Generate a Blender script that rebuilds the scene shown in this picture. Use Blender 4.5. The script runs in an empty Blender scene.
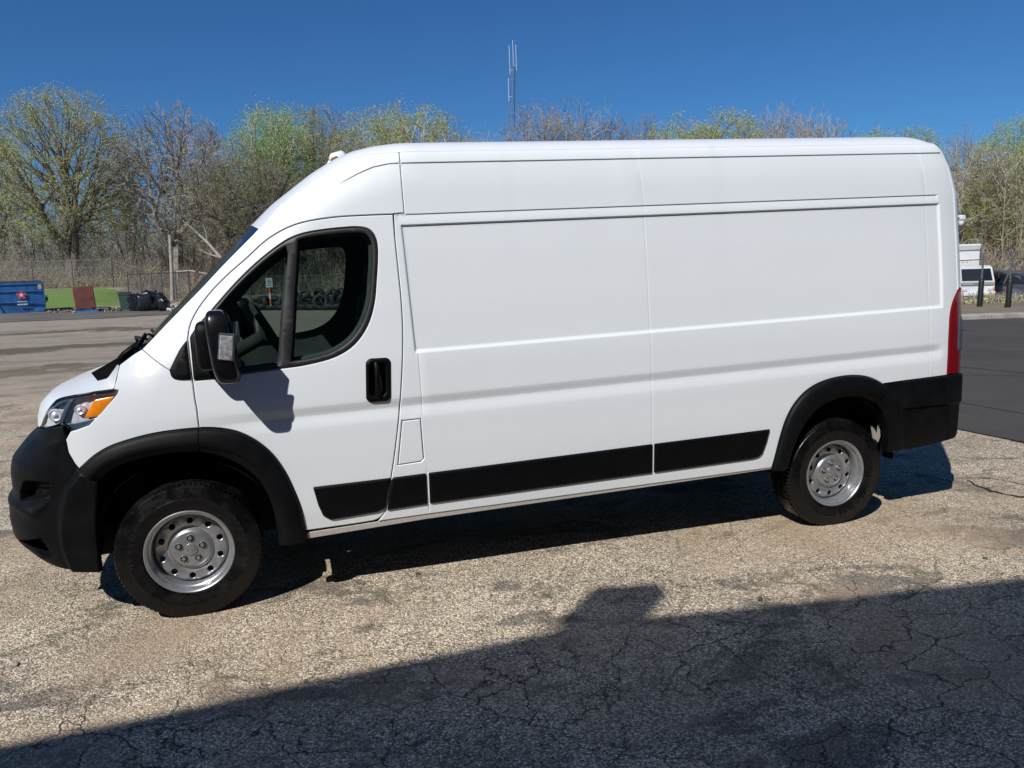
import bpy, math, random
import numpy as np
from mathutils import Vector, Matrix
from mathutils.geometry import delaunay_2d_cdt
SC = bpy.context.scene
COL = SC.collection
R = math.radians

# ------------------------------------------------------------------ camera
CAM = np.array([0.59589, -5.22758, 1.77865]); YAW, PITCH, ROLL, FPX = 0.277321, -0.147288, -0.0325548, 770.29
_f = np.array([math.sin(YAW)*math.cos(PITCH), math.cos(YAW)*math.cos(PITCH), math.sin(PITCH)])
_r = np.array([math.cos(YAW), -math.sin(YAW), 0.0]); _u = np.cross(_r, _f)
_r, _u = math.cos(ROLL)*_r+math.sin(ROLL)*_u, -math.sin(ROLL)*_r+math.cos(ROLL)*_u
cd = bpy.data.cameras.new('camera'); cam = bpy.data.objects.new('camera', cd); COL.objects.link(cam)
cam.matrix_world = Matrix([[_r[i], _u[i], -_f[i], CAM[i]] for i in range(3)]+[[0, 0, 0, 1]])
cd.sensor_fit = 'HORIZONTAL'; cd.sensor_width = 36; cd.lens = 36*FPX/1024; cd.clip_start = .05; cd.clip_end = 3000
SC.camera = cam
# ------------------------------------------------------------------ world, sun, exposure
SUNV = Vector((-.70, -.70, 1.0)).normalized()          # towards the sun
w = bpy.data.worlds.new('World'); SC.world = w; w.use_nodes = True
nt = w.node_tree; nt.nodes.clear()
sky = nt.nodes.new('ShaderNodeTexSky'); sky.sky_type = 'NISHITA'; sky.sun_disc = False
sky.sun_elevation = math.asin(SUNV.z); sky.sun_rotation = math.atan2(SUNV.x, SUNV.y)
sky.altitude = 300; sky.air_density = 1.0; sky.dust_density = 0; sky.ozone_density = 5.0
bg = nt.nodes.new('ShaderNodeBackground'); bg.inputs[1].default_value = .06
wo = nt.nodes.new('ShaderNodeOutputWorld')
tint = nt.nodes.new('ShaderNodeMix'); tint.data_type = 'RGBA'; tint.blend_type = 'MULTIPLY'; tint.inputs[0].default_value = 1; tint.inputs[7].default_value = (.485, .94, 1.36, 1)
nt.links.new(sky.outputs[0], tint.inputs[6]); nt.links.new(tint.outputs[2], bg.inputs[0]); nt.links.new(bg.outputs[0], wo.inputs[0])
sl = bpy.data.lights.new('sun', 'SUN'); sl.energy = 5.0; sl.angle = R(.53); sl.color = (1, .965, .915)
so = bpy.data.objects.new('sun', sl); COL.objects.link(so); so.rotation_euler = SUNV.to_track_quat('Z', 'Y').to_euler(); so.location = (-20, -20, 30)
SC.view_settings.view_transform = 'Standard'; SC.view_settings.look = 'None'; SC.view_settings.gamma = 1
SC.view_settings.exposure = -0.08; SC.view_settings.use_curve_mapping = False

# ------------------------------------------------------------------ materials
def newmat(name):
    m = bpy.data.materials.new(name); m.use_nodes = True; t = m.node_tree
    return m, t, t.nodes['Principled BSDF']
def N(t, typ, **k):
    n = t.nodes.new(typ)
    for a, b in k.items():
        if a == 'inp':
            for i, v in b.items(): n.inputs[i].default_value = v
        else: setattr(n, a, b)
    return n
def ramp(t, src, stops, interp='LINEAR'):
    r = t.nodes.new('ShaderNodeValToRGB'); r.color_ramp.interpolation = interp
    e = r.color_ramp.elements
    while len(e) < len(stops): e.new(.5)
    for i, (p, c) in enumerate(stops):
        e[i].position = p; e[i].color = (c[0], c[1], c[2], 1) if hasattr(c, '__len__') else (c, c, c, 1)
    t.links.new(src, r.inputs[0]); return r.outputs[0]
def mixc(t, fac, a, b, mode='MIX'):
    m = t.nodes.new('ShaderNodeMix'); m.data_type = 'RGBA'; m.blend_type = mode
    for s, v in ((0, fac), (6, a), (7, b)):
        if isinstance(v, bpy.types.NodeSocket): t.links.new(v, m.inputs[s])
        else: m.inputs[s].default_value = v if s == 0 else (v[0], v[1], v[2], 1)
    return m.outputs[2]
def noise(t, vec, scale, detail=4, rough=.55, dist=0.0):
    n = N(t, 'ShaderNodeTexNoise', inp={'Scale': scale, 'Detail': detail, 'Roughness': rough, 'Distortion': dist})
    if vec is not None: t.links.new(vec, n.inputs['Vector'])
    return n.outputs['Fac']
def coords(t, kind='Object'): return t.nodes.new('ShaderNodeTexCoord').outputs[kind]
def mapping(t, vec, scale=(1, 1, 1), rot=(0, 0, 0), loc=(0, 0, 0)):
    m = t.nodes.new('ShaderNodeMapping'); m.inputs['Scale'].default_value = scale; m.inputs['Rotation'].default_value = rot; m.inputs['Location'].default_value = loc
    t.links.new(vec, m.inputs[0]); return m.outputs[0]
def math_(t, op, a, b=None, clamp=False):
    m = t.nodes.new('ShaderNodeMath'); m.operation = op; m.use_clamp = clamp
    for i, v in ((0, a), (1, b)):
        if v is None: continue
        if isinstance(v, bpy.types.NodeSocket): t.links.new(v, m.inputs[i])
        else: m.inputs[i].default_value = v
    return m.outputs[0]
def bump(t, bsdf, h, strength, dist):
    b = t.nodes.new('ShaderNodeBump'); b.inputs['Strength'].default_value = strength; b.inputs['Distance'].default_value = dist
    t.links.new(h, b.inputs['Height']); t.links.new(b.outputs[0], bsdf.inputs['Normal']); return b
def simple(name, c, rough=.5, metal=0, var=.15, scale=8, coat=0, bmp=0, bscale=60, spec=.5):
    m, t, b = newmat(name); b.inputs['Roughness'].default_value = rough; b.inputs['Metallic'].default_value = metal
    b.inputs['Coat Weight'].default_value = coat; b.inputs['Coat Roughness'].default_value = .04; b.inputs['Specular IOR Level'].default_value = spec
    v = coords(t)
    if var > 0:
        n = noise(t, v, scale, 5)
        o = ramp(t, n, [(.3, [x*(1-var) for x in c]), (.7, [min(1, x*(1+var)) for x in c])]); t.links.new(o, b.inputs['Base Color'])
    else: b.inputs['Base Color'].default_value = (*c, 1)
    if bmp: bump(t, b, noise(t, v, bscale, 3), bmp, .002)
    return m
M = {}
def paint(name, c, dirt=.0):
    m, t, b = newmat(name); v = coords(t)
    n = noise(t, v, 1.3, 4); n2 = noise(t, v, 40, 3, .7)
    col = ramp(t, n, [(.3, c), (.75, [x*.975 for x in c])])
    if dirt:
        sp = t.nodes.new('ShaderNodeSeparateXYZ'); t.links.new(v, sp.inputs[0])
        lo = math_(t, 'MULTIPLY', math_(t, 'SUBTRACT', .62, sp.outputs[2]), 2.2, True)
        fac = math_(t, 'MULTIPLY', lo, math_(t, 'MULTIPLY', n2, dirt), True)
        col = mixc(t, fac, col, (.30, .27, .23))
    t.links.new(col, b.inputs['Base Color'])
    b.inputs['Roughness'].default_value = .45; b.inputs['Specular IOR Level'].default_value = .35; b.inputs['Coat Weight'].default_value = .45; b.inputs['Coat IOR'].default_value = 1.4; b.inputs['Coat Roughness'].default_value = .05
    bump(t, b, noise(t, v, 220, 2), .02, .0006)
    return m
M['white'] = paint('white_paint', (.745, .785, .82), .6)
M['plastic'] = simple('black_plastic', (.004, .0045, .0052), .48, 0, .5, 9, 0, .25, 900, .13)
M['trim'] = simple('black_trim', (.003, .0034, .004), .42, 0, .3, 14, 0, .2, 700, .16)
M['gloss'] = simple('gloss_black', (.006, .006, .008), .26, 0, .2, 10, 0, 0, 60, .35)
M['dark'] = simple('dark_underside', (.008, .008, .009), .8, 0, .3, 6, 0, .3, 60, .2)
M['interior'] = simple('cab_interior', (.085, .10, .105), .7, 0, .2, 12, 0, .4, 300)
M['seat'] = simple('seat_fabric', (.05, .058, .06), .9, 0, .3, 20, 0, .5, 400)
M['chrome'] = simple('lamp_reflector', (.80, .82, .88), .30, .35, .08, 20)
M['lens_in'] = simple('lamp_bezel', (.10, .11, .13), .25, .5, .2, 20)
M['bezel_m'] = simple('lamp_bezel_grey', (.10, .14, .20), .2, .4, .2, 20)
M['steel'] = simple('silver_wheel_paint', (.36, .37, .39), .34, .7, .10, 22, .3, .15, 500)
M['wire'] = simple('dull_fence_wire', (.11, .12, .125), .6, .3, .2, 12)
M['galv'] = simple('galvanised_steel', (.17, .19, .21), .45, .6, .2, 12)
M['rubber_seal'] = simple('rubber_seal', (.035, .034, .033), .55, 0, .2, 20)
def tyre_mat():
    m, t, b = newmat('tyre_rubber'); v = coords(t)
    n = noise(t, v, 9, 5, .7); n2 = noise(t, v, 45, 4, .7)
    c = mixc(t, ramp(t, n, [(.5, 0), (.75, .55)]), (.003, .003, .0035), (.008, .0078, .0075))
    c = mixc(t, ramp(t, n2, [(.70, 0), (.78, .6)]), c, (.055, .05, .042))
    t.links.new(c, b.inputs['Base Color'])
    t.links.new(ramp(t, n, [(.40, .22), (.58, .5)]), b.inputs['Roughness'])
    b.inputs['Specular IOR Level'].default_value = .34; bump(t, b, n2, .35, .002); return m
M['tyre'] = tyre_mat()
M['wet_rubber'] = simple('glossy_tyre_lettering', (.017, .017, .018), .25, 0, .2, 20)
M['worn_rubber'] = simple('old_tyre_rubber', (.022, .022, .023), .6, 0, .5, 4)
def glass_mat(name, tint, ior=1.5, rough=0.0):
    m, t, b = newmat(name); out = t.nodes['Material Output']; t.nodes.remove(b)
    tr = N(t, 'ShaderNodeBsdfTransparent'); tr.inputs[0].default_value = (*tint, 1)
    gl = N(t, 'ShaderNodeBsdfGlossy'); gl.inputs['Roughness'].default_value = rough
    lw = N(t, 'ShaderNodeLayerWeight'); fr = math_(t, 'ADD', math_(t, 'MULTIPLY', math_(t, 'POWER', lw.outputs['Facing'], 4.5), .9), .042)
    mx = N(t, 'ShaderNodeMixShader'); t.links.new(fr, mx.inputs[0]); t.links.new(tr.outputs[0], mx.inputs[1]); t.links.new(gl.outputs[0], mx.inputs[2])
    t.links.new(mx.outputs[0], out.inputs[0]); return m
M['glass'] = glass_mat('side_window_glass', (.52, .60, .57))
M['wglass'] = glass_mat('windscreen_glass', (.45, .52, .50))
M['clear'] = glass_mat('clear_lens', (.93, .95, .97), 1.45, .02)
M['amber'] = simple('amber_lens', (.95, .27, .012), .18, 0, .12, 30, .5)
def redmat():
    m, t, b = newmat('red_lens'); v = coords(t)
    wv = N(t, 'ShaderNodeTexWave', inp={'Scale': 30.0, 'Distortion': 0.0}); wv.bands_direction = 'Z'; t.links.new(v, wv.inputs[0])
    t.links.new(ramp(t, wv.outputs[0], [(.2, (.14, .004, .006)), (.8, (.215, .007, .009))]), b.inputs['Base Color'])
    b.inputs['Roughness'].default_value = .2; b.inputs['Coat Weight'].default_value = 1; return m
M['red'] = redmat()

# ground: old weathered asphalt, exposed stone chippings, alligator cracks
def ground_mat():
    m, t, b = newmat('weathered_asphalt'); v = coords(t)
    big = noise(t, v, .35, 6, .6, .3); mid = noise(t, v, 1.7, 6, .65, .4); fine = noise(t, v, 14, 5, .7)
    vo = N(t, 'ShaderNodeTexVoronoi', inp={'Scale': 112.0, 'Randomness': 1.0}); t.links.new(v, vo.inputs['Vector'])
    vo2 = N(t, 'ShaderNodeTexVoronoi', inp={'Scale': 240.0}); t.links.new(v, vo2.inputs['Vector'])
    sepc = N(t, 'ShaderNodeSeparateColor'); t.links.new(vo.outputs['Color'], sepc.inputs[0])
    sepc2 = N(t, 'ShaderNodeSeparateColor'); t.links.new(vo2.outputs['Color'], sepc2.inputs[0])
    stone = ramp(t, sepc.outputs[0], [(0, (.045, .043, .04)), (.16, (.12, .11, .10)), (.34, (.33, .305, .27)), (.62, (.50, .45, .385)), (.86, (.68, .62, .54)), (1, (.95, .90, .82))])
    stone2 = ramp(t, sepc2.outputs[1], [(0, (.15, .14, .125)), (.5, (.42, .38, .33)), (1, (.66, .61, .54))])
    c = mixc(t, .34, stone, stone2)
    c = mixc(t, 1.0, c, ramp(t, vo.outputs['Distance'], [(.30, 1.10), (.74, .42)]), 'MULTIPLY')
    c = mixc(t, 1.0, c, ramp(t, vo2.outputs['Distance'], [(.30, 1.1), (.75, .60)]), 'MULTIPLY')
    c = mixc(t, 1.0, c, (1.80, 1.72, 1.54), 'MULTIPLY')
    rust = ramp(t, sepc.outputs[2], [(.93, 0), (.97, .55)])
    c = mixc(t, rust, c, (.36, .19, .10))
    # binder shows in worn patches, pale where the stone is bare
    patch = ramp(t, mid, [(.34, .76), (.56, 1.0)])
    c = mixc(t, 1.0, c, patch, 'MULTIPLY')
    bigc = ramp(t, big, [(.30, (.80, .78, .76)), (.5, (1.0, .98, .95)), (.70, (1.12, 1.07, 1.0))])
    c = mixc(t, 1.0, c, bigc, 'MULTIPLY')
    pz = noise(t, mapping(t, v, (1, 1.6, 1), loc=(2, 5, 0)), 1.25, 7, .68, .6)
    pz = math_(t, 'ADD', pz, math_(t, 'MULTIPLY', math_(t, 'SUBTRACT', fine, .5), .22))
    c = mixc(t, ramp(t, pz, [(.54, 0), (.60, .70)]), c, mixc(t, sepc.outputs[1], (.045, .042, .038), (.17, .155, .135)))
    pz2 = noise(t, mapping(t, v, (1, 2.0, 1), loc=(9, 2, 0)), 2.6, 7, .7, .6)
    c = mixc(t, ramp(t, math_(t, 'ADD', pz2, math_(t, 'MULTIPLY', math_(t, 'SUBTRACT', fine, .5), .25)), [(.58, 0), (.66, .6)]), c, mixc(t, sepc.outputs[1], (.06, .055, .05), (.22, .20, .17)))
    # brown soil film
    soil = ramp(t, noise(t, mapping(t, v, (1, 1, 1), loc=(7, 3, 0)), .8, 5, .6, .5), [(.48, 0), (.66, .65)])
    c = mixc(t, soil, c, (.42, .31, .21))
    # cracks, two scales, wandering
    wob = N(t, 'ShaderNodeTexNoise', inp={'Scale': 2.2, 'Detail': 5.0, 'Roughness': .6}); t.links.new(v, wob.inputs['Vector'])
    def off(amount):
        s = N(t, 'ShaderNodeVectorMath', operation='MULTIPLY_ADD'); t.links.new(wob.outputs['Color'], s.inputs[0]); s.inputs[1].default_value = (amount,)*3; t.links.new(v, s.inputs[2]); return s.outputs[0]
    ca = N(t, 'ShaderNodeTexVoronoi', feature='DISTANCE_TO_EDGE', inp={'Scale': 3.3}); t.links.new(off(.42), ca.inputs['Vector'])
    cb = N(t, 'ShaderNodeTexVoronoi', feature='DISTANCE_TO_EDGE', inp={'Scale': 8.0}); t.links.new(off(.22), cb.inputs['Vector'])
    gate = ramp(t, noise(t, v, 1.1, 4, .6), [(.46, 0), (.56, 1)])
    ga = ramp(t, noise(t, mapping(t, v, loc=(3, 9, 1)), .7, 3, .6), [(.36, 0), (.48, 1)])
    sy0 = t.nodes.new('ShaderNodeSeparateXYZ'); t.links.new(v, sy0.inputs[0])
    oldp = math_(t, 'MULTIPLY', math_(t, 'ADD', math_(t, 'ADD', sy0.outputs[1], math_(t, 'MULTIPLY', mid, .8)), .9), -1.4, True)
    thin = ramp(t, ca.outputs[0], [(.002, .45), (.011, 0)]); wide = ramp(t, ca.outputs[0], [(.003, .95), (.016, 0)]); wide = math_(t, 'MULTIPLY', wide, ramp(t, mid, [(.36, .25), (.52, 1)]))
    k1 = math_(t, 'MAXIMUM', math_(t, 'MULTIPLY', thin, ga), math_(t, 'MULTIPLY', wide, oldp))
    k2 = math_(t, 'MULTIPLY', ramp(t, cb.outputs[0], [(.004, .34), (.026, 0)]), gate)
    k = math_(t, 'MAXIMUM', k1, k2, True)
    kb = math_(t, 'MULTIPLY', k, math_(t, 'ADD', fine, .38), True)
    c = mixc(t, kb, c, (.035, .033, .031))
    fn = noise(t, mapping(t, v, (.10, .34, 1)), 2.6, 7, .65, .4); fn2 = noise(t, v, 3.2, 6, .7); fn3 = noise(t, v, 30, 4, .8)
    fc = ramp(t, fn2, [(.3, (.22, .18, .14)), (.6, (.35, .29, .225)), (.8, (.45, .38, .30))])
    fc = mixc(t, ramp(t, fn, [(.52, 0), (.66, .7)]), fc, (.11, .10, .082))
    fc = mixc(t, .35, fc, ramp(t, fn3, [(.3, (.14, .12, .10)), (.7, (.50, .45, .38))]))
    sy = t.nodes.new('ShaderNodeSeparateXYZ'); t.links.new(v, sy.inputs[0])
    wv_ = math_(t, 'MULTIPLY', math_(t, 'SUBTRACT', noise(t, mapping(t, v, (1, 1, 1), loc=(4, 1, 0)), .28, 5, .65), .5), 7.0)
    yy = math_(t, 'ADD', sy.outputs[1], wv_); left = math_(t, 'MULTIPLY', math_(t, 'SUBTRACT', -.5, sy.outputs[0]), .5, True)
    for yc, wd in ((19.0, 1.5), (13.0, .9), (26.5, 1.2)):
        bd = math_(t, 'SUBTRACT', 1.0, math_(t, 'DIVIDE', math_(t, 'ABSOLUTE', math_(t, 'SUBTRACT', yy, yc)), wd), True)
        bd = math_(t, 'MULTIPLY', ramp(t, math_(t, 'MULTIPLY', bd, math_(t, 'ADD', fn2, .35)), [(.18, 0), (.45, .85)]), left)
        fc = mixc(t, bd, fc, mixc(t, fn3, (.055, .052, .036), (.13, .12, .075)))
    yf = math_(t, 'MULTIPLY', math_(t, 'SUBTRACT', sy.outputs[1], 5.0), .10, True)
    c = mixc(t, yf, c, fc)
    t.links.new(c, b.inputs['Base Color']); b.inputs['Roughness'].default_value = .9; b.inputs['Specular IOR Level'].default_value = .25
    h = math_(t, 'ADD', math_(t, 'MULTIPLY', vo.outputs['Distance'], -.9), math_(t, 'MULTIPLY', vo2.outputs['Distance'], -.4))
    h = math_(t, 'ADD', h, math_(t, 'MULTIPLY', kb, -2.2)); h = math_(t, 'ADD', h, math_(t, 'MULTIPLY', fine, .7)); h = math_(t, 'ADD', h, math_(t, 'MULTIPLY', mid, 1.5))
    bump(t, b, h, .9, .006); return m
M['ground'] = ground_mat()
def asphalt_mat():
    m, t, b = newmat('dark_asphalt'); v = coords(t)
    n = noise(t, v, .6, 5); n3 = noise(t, v, 130, 3, .8)
    c = ramp(t, n, [(.3, (.044, .042, .040)), (.7, (.082, .076, .070))]); c = mixc(t, ramp(t, noise(t, v, 1.9, 6, .7), [(.55, 0), (.66, .35)]), c, (.11, .10, .088))
    c = mixc(t, .5, c, ramp(t, n3, [(.35, (.025, .024, .023)), (.72, (.14, .13, .12))]))
    ca = N(t, 'ShaderNodeTexVoronoi', feature='DISTANCE_TO_EDGE', inp={'Scale': .38}); t.links.new(mapping(t, v, (1, 1, 1)), ca.inputs['Vector'])
    c = mixc(t, ramp(t, ca.outputs[0], [(.004, .8), (.010, 0)]), c, (.012, .012, .012))
    t.links.new(c, b.inputs['Base Color']); b.inputs['Roughness'].default_value = .88; b.inputs['Specular IOR Level'].default_value = .2
    bump(t, b, n3, .5, .004); return m
M['asphalt'] = asphalt_mat()
def grass_mat():
    m, t, b = newmat('grass'); v = coords(t)
    n = noise(t, v, .5, 6, .65); n2 = noise(t, v, 9, 5, .8)
    c = ramp(t, n, [(.3, (.095, .165, .035)), (.62, (.14, .235, .055)), (.8, (.22, .22, .10))])
    c = mixc(t, .5, c, ramp(t, n2, [(.3, (.07, .12, .025)), (.7, (.22, .33, .08))])); t.links.new(c, b.inputs['Base Color'])
    b.inputs['Roughness'].default_value = .9; bump(t, b, n2, 1, .06); return m
M['grass'] = grass_mat()
def floor_mat():
    m, t, b = newmat('woodland_floor'); v = coords(t)
    n = noise(t, v, .8, 7, .75); n2 = noise(t, v, 5, 5, .8)
    c = ramp(t, n, [(.3, (.16, .13, .085)), (.55, (.25, .205, .14)), (.75, (.15, .19, .07))])
    c = mixc(t, .4, c, ramp(t, n2, [(.3, (.07, .06, .04)), (.7, (.36, .31, .22))])); t.links.new(c, b.inputs['Base Color'])
    b.inputs['Roughness'].default_value = .95; bump(t, b, n2, 1, .1); return m
M['floor'] = floor_mat()
M['concrete'] = simple('concrete_kerb', (.31, .29, .26), .85, 0, .25, 3, 0, .4, 40)
M['dumpster'] = simple('blue_dumpster_paint', (.028, .14, .36), .45, 0, .35, 2.5, .2, .3, 5)
M['teal'] = simple('teal_dumpster_paint', (.02, .15, .22), .45, 0, .3, 2.5, .2)
M['dlid'] = simple('dumpster_lid_plastic', (.018, .030, .055), .5, 0, .3, 3)
M['pink'] = simple('decal_red', (.55, .09, .13), .5, 0, .1, 8)
M['decal'] = simple('decal_white', (.75, .75, .76), .5, 0, .05, 8)
M['sticker'] = simple('decal_yellow', (.62, .46, .22), .5, 0, .1, 8)
M['brown'] = simple('brown_board', (.19, .062, .045), .6, 0, .25, 2.5)
M['bluewood'] = simple('blue_pallet_paint', (.03, .12, .33), .7, 0, .3, 5)
M['cart'] = simple('green_cart_plastic', (.045, .085, .075), .5, 0, .2, 4)
M['bag'] = simple('black_bin_bag', (.012, .012, .014), .3, 0, .3, 6, 0, 1, 12)
M['rubble'] = simple('pale_rubble', (.46, .43, .38), .9, 0, .4, 3)
M['wood'] = simple('pale_timber', (.36, .29, .21), .85, 0, .3, 5)
M['pole'] = simple('weathered_pole', (.33, .29, .24), .9, 0, .3, 3)
M['sleeve'] = simple('black_bollard_sleeve', (.012, .012, .013), .5, 0, .2, 5)
M['orange'] = simple('orange_post', (.75, .13, .02), .5, 0, .1, 5)
M['signw'] = simple('sign_face', (.70, .72, .74), .5, 0, .05, 5)
M['signt'] = simple('sign_print', (.04, .10, .12), .5, 0, .05, 5)
M['truck'] = simple('truck_white', (.66, .66, .64), .4, 0, .06, 3, .5)
M['truckgrey'] = simple('truck_grey', (.30, .31, .32), .5, 0, .1, 3)
M['carblue'] = simple('dark_blue_car_paint', (.018, .030, .055), .3, 0, .1, 3, 1)
M['cargrey'] = simple('grey_car_paint', (.10, .11, .12), .3, .3, .1, 3, 1)
M['cglass'] = simple('dark_vehicle_glass', (.012, .016, .020), .08, 0, .1, 3)
M['tower'] = simple('tower_steel', (.16, .17, .19), .5, .4, .2, 1)
M['brick'] = simple('building_block_wall', (.10, .095, .09), .85, 0, .15, 1.5, 0, .4, 20)
M['bframe'] = simple('building_metal', (.12, .12, .13), .5, .5, .1, 3)
M['lane'] = simple('worn_dark_lane', (.115, .105, .092), .95, 0, .35, .6)
M['soil'] = simple('dark_weedy_soil', (.062, .058, .038), .95, 0, .6, 2.2, 0, 1, 8)
M['crackfill'] = simple('crack_fill', (.022, .021, .02), .95, 0, .3, 10)
M['stone'] = simple('pale_stone', (.38, .34, .29), .85, 0, .3, 20)
M['darkstone'] = simple('dark_stone', (.07, .065, .06), .85, 0, .3, 20)
def bark(name, c):
    m, t, b = newmat(name); v = coords(t)
    n = noise(t, mapping(t, v, (4, 4, .7)), 3, 5, .7)
    t.links.new(ramp(t, n, [(.3, [x*.6 for x in c]), (.7, [x*1.35 for x in c])]), b.inputs['Base Color']); b.inputs['Roughness'].default_value = .9
    return m
M['bark'] = bark('grey_brown_bark', (.35, .30, .24)); M['bark2'] = bark('reddish_twig_bark', (.31, .275, .225)); M['bark3'] = bark('dark_bark', (.17, .14, .11)); M['palebark'] = bark('pale_bark', (.34, .31, .26))
def leafm(name, a, bb):
    m, t, b = newmat(name); v = coords(t)
    n = noise(t, v, 1.1, 4, .7); n2 = noise(t, v, 9, 2, .8)
    c = mixc(t, .45, ramp(t, n, [(.35, a), (.65, bb)]), ramp(t, n2, [(.3, a), (.7, bb)]))
    t.links.new(c, b.inputs['Base Color']); b.inputs['Roughness'].default_value = .7
    tl = N(t, 'ShaderNodeBsdfTranslucent'); t.links.new(c, tl.inputs[0]); mx = N(t, 'ShaderNodeMixShader', inp={0: .3})
    t.links.new(b.outputs[0], mx.inputs[1]); t.links.new(tl.outputs[0], mx.inputs[2]); t.links.new(mx.outputs[0], t.nodes['Material Output'].inputs[0]); return m
M['leaf_olive'] = leafm('olive_buds', (.44, .48, .15), (.62, .65, .29)); M['leaf_green'] = leafm('fresh_leaves', (.28, .42, .09), (.44, .58, .17))
M['leaf_yellow'] = leafm('yellow_green_buds', (.36, .42, .07), (.54, .58, .16)); M['leaf_red'] = leafm('reddish_buds', (.26, .23, .15), (.36, .32, .21)); M['leaf_dull'] = leafm('dull_green_brush', (.22, .235, .10), (.34, .33, .16))

# ------------------------------------------------------------------ object helpers
def link(o, parent=None, label=None, cat=None, group=None, kind=None):
    COL.objects.link(o)
    if parent is not None: o.parent = parent
    for k, v in (('label', label), ('category', cat), ('group', group), ('kind', kind)):
        if v: o[k] = v
    return o
def mesh(name, V, F, mats, parent=None, smooth=None, mi=None, **k):
    me = bpy.data.meshes.new(name); me.from_pydata([tuple(map(float, v)) for v in V], [], [tuple(map(int, f)) for f in F])
    for m in (mats if isinstance(mats, (list, tuple)) else [mats]): me.materials.append(M[m] if isinstance(m, str) else m)
    if mi is not None: me.polygons.foreach_set('material_index', np.asarray(mi, np.int32))
    if smooth is not None:
        me.polygons.foreach_set('use_smooth', [True]*len(me.polygons))
        if smooth < 180: me.set_sharp_from_angle(angle=R(smooth))
    me.update(); o = bpy.data.objects.new(name, me); return link(o, parent, **k)
def empty(name, loc=(0, 0, 0), rot=(0, 0, 0), **k):
    o = bpy.data.objects.new(name, None); o.location = loc; o.rotation_euler = rot; o.empty_display_size = .2; return link(o, None, **k)
class MB:
    def __init__(s): s.V = []; s.F = []; s.I = []
    def add(s, V, F, i=0):
        n = len(s.V); s.V += [tuple(v) for v in V]; s.F += [tuple(a+n for a in f) for f in F]; s.I += [i]*len(F); return s
    def box(s, c, d, rot=None, i=0, bev=0.0):
        x, y, z = [a/2 for a in d]
        if bev > 0:
            b = min(bev, x*.9, y*.9, z*.9); P = []
            for sx in (-1, 1):
                for sy in (-1, 1):
                    for sz in (-1, 1):
                        P += [(sx*x, sy*(y-b), sz*(z-b)), (sx*(x-b), sy*y, sz*(z-b)), (sx*(x-b), sy*(y-b), sz*z)]
            import bmesh
            bm = bmesh.new()
            for p in P: bm.verts.new(p)
            r = bmesh.ops.convex_hull(bm, input=bm.verts[:]); bm.verts.index_update(); bm.normal_update()
            P = [tuple(v.co) for v in bm.verts]; F = [[v.index for v in f.verts] for f in bm.faces]; bm.free()
        else:
            P = [(sx*x, sy*y, sz*z) for sx in (-1, 1) for sy in (-1, 1) for sz in (-1, 1)]
            F = [(0, 1, 3, 2), (4, 6, 7, 5), (0, 4, 5, 1), (2, 3, 7, 6), (0, 2, 6, 4), (1, 5, 7, 3)]
        if rot is not None: P = [tuple(rot @ Vector(p)) for p in P]
        return s.add([(p[0]+c[0], p[1]+c[1], p[2]+c[2]) for p in P], F, i)
    def tube(s, pts, r, n=8, i=0, cap=True):
        pts = [Vector(p) for p in pts]; m = len(pts); rr = r if hasattr(r, '__len__') else [r]*m; V = []; F = []; pu = None
        for k, p in enumerate(pts):
            d = (pts[min(k+1, m-1)]-pts[max(k-1, 0)]).normalized()
            if pu is None: pu = d.orthogonal().normalized()
            pu = (pu-d*pu.dot(d)).normalized(); q = d.cross(pu)
            for a in range(n):
                t = 2*math.pi*a/n; V.append(tuple(p+(pu*math.cos(t)+q*math.sin(t))*rr[k]))
        for k in range(m-1):
            for a in range(n): F.append((k*n+a, k*n+(a+1) % n, (k+1)*n+(a+1) % n, (k+1)*n+a))
        if cap: F.append(tuple(range(n))[::-1]); F.append(tuple(range((m-1)*n, m*n)))
        return s.add(V, F, i)
    def lathe(s, prof, c=(0, 0, 0), axis='z', n=24, i=0):
        V = []; F = []; m = len(prof)
        for a in range(n):
            t = 2*math.pi*a/n
            for r, h in prof:
                u, v = r*math.cos(t), r*math.sin(t)
                V.append({'z': (u, v, h), 'y': (u, h, v), 'x': (h, u, v)}[axis])
        V = [(p[0]+c[0], p[1]+c[1], p[2]+c[2]) for p in V]
        for a in range(n):
            b = (a+1) % n
            for k in range(m-1): F.append((a*m+k, b*m+k, b*m+k+1, a*m+k+1))
        return s.add(V, F, i)
    def prism(s, poly, y0, y1, i=0):        # poly in (x,z), extruded along y
        n = len(poly); V = [(x, y0, z) for x, z in poly]+[(x, y1, z) for x, z in poly]
        F = [tuple(range(n)), tuple(range(2*n-1, n-1, -1))]+[(k, n+k, n+(k+1) % n, (k+1) % n) for k in range(n)]
        return s.add(V, F, i)
    def build(s, name, mats, parent=None, smooth=None, **k):
        return mesh(name, s.V, s.F, mats, parent, smooth, s.I if isinstance(mats, (list, tuple)) else None, **k)
def ray(px, py): return _f+(px-512)/FPX*_r-(py-384)/FPX*_u
def kerb(x): return 12.0-(x-17.6)*.26
def terrain(x, y):
    """height of the lot: flat near the van, a slow rise far back, a grassy bank at the far left"""
    z = .012*np.maximum(0, y-22)
    t = np.clip((y-45.5)/13, 0, 1); b = t*t*(3-2*t)*1.0
    m = np.clip((-9.2-x+ (y-50)*.1)/3.0, 0, 1); m = m*m*(3-2*m)
    q = np.clip((y-kerb(x)-6.0)/12, 0, 1); dip = -1.05*q*q*(3-2*q)*np.clip((x-9)/8, 0, 1)
    return z+b*m+dip
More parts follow.
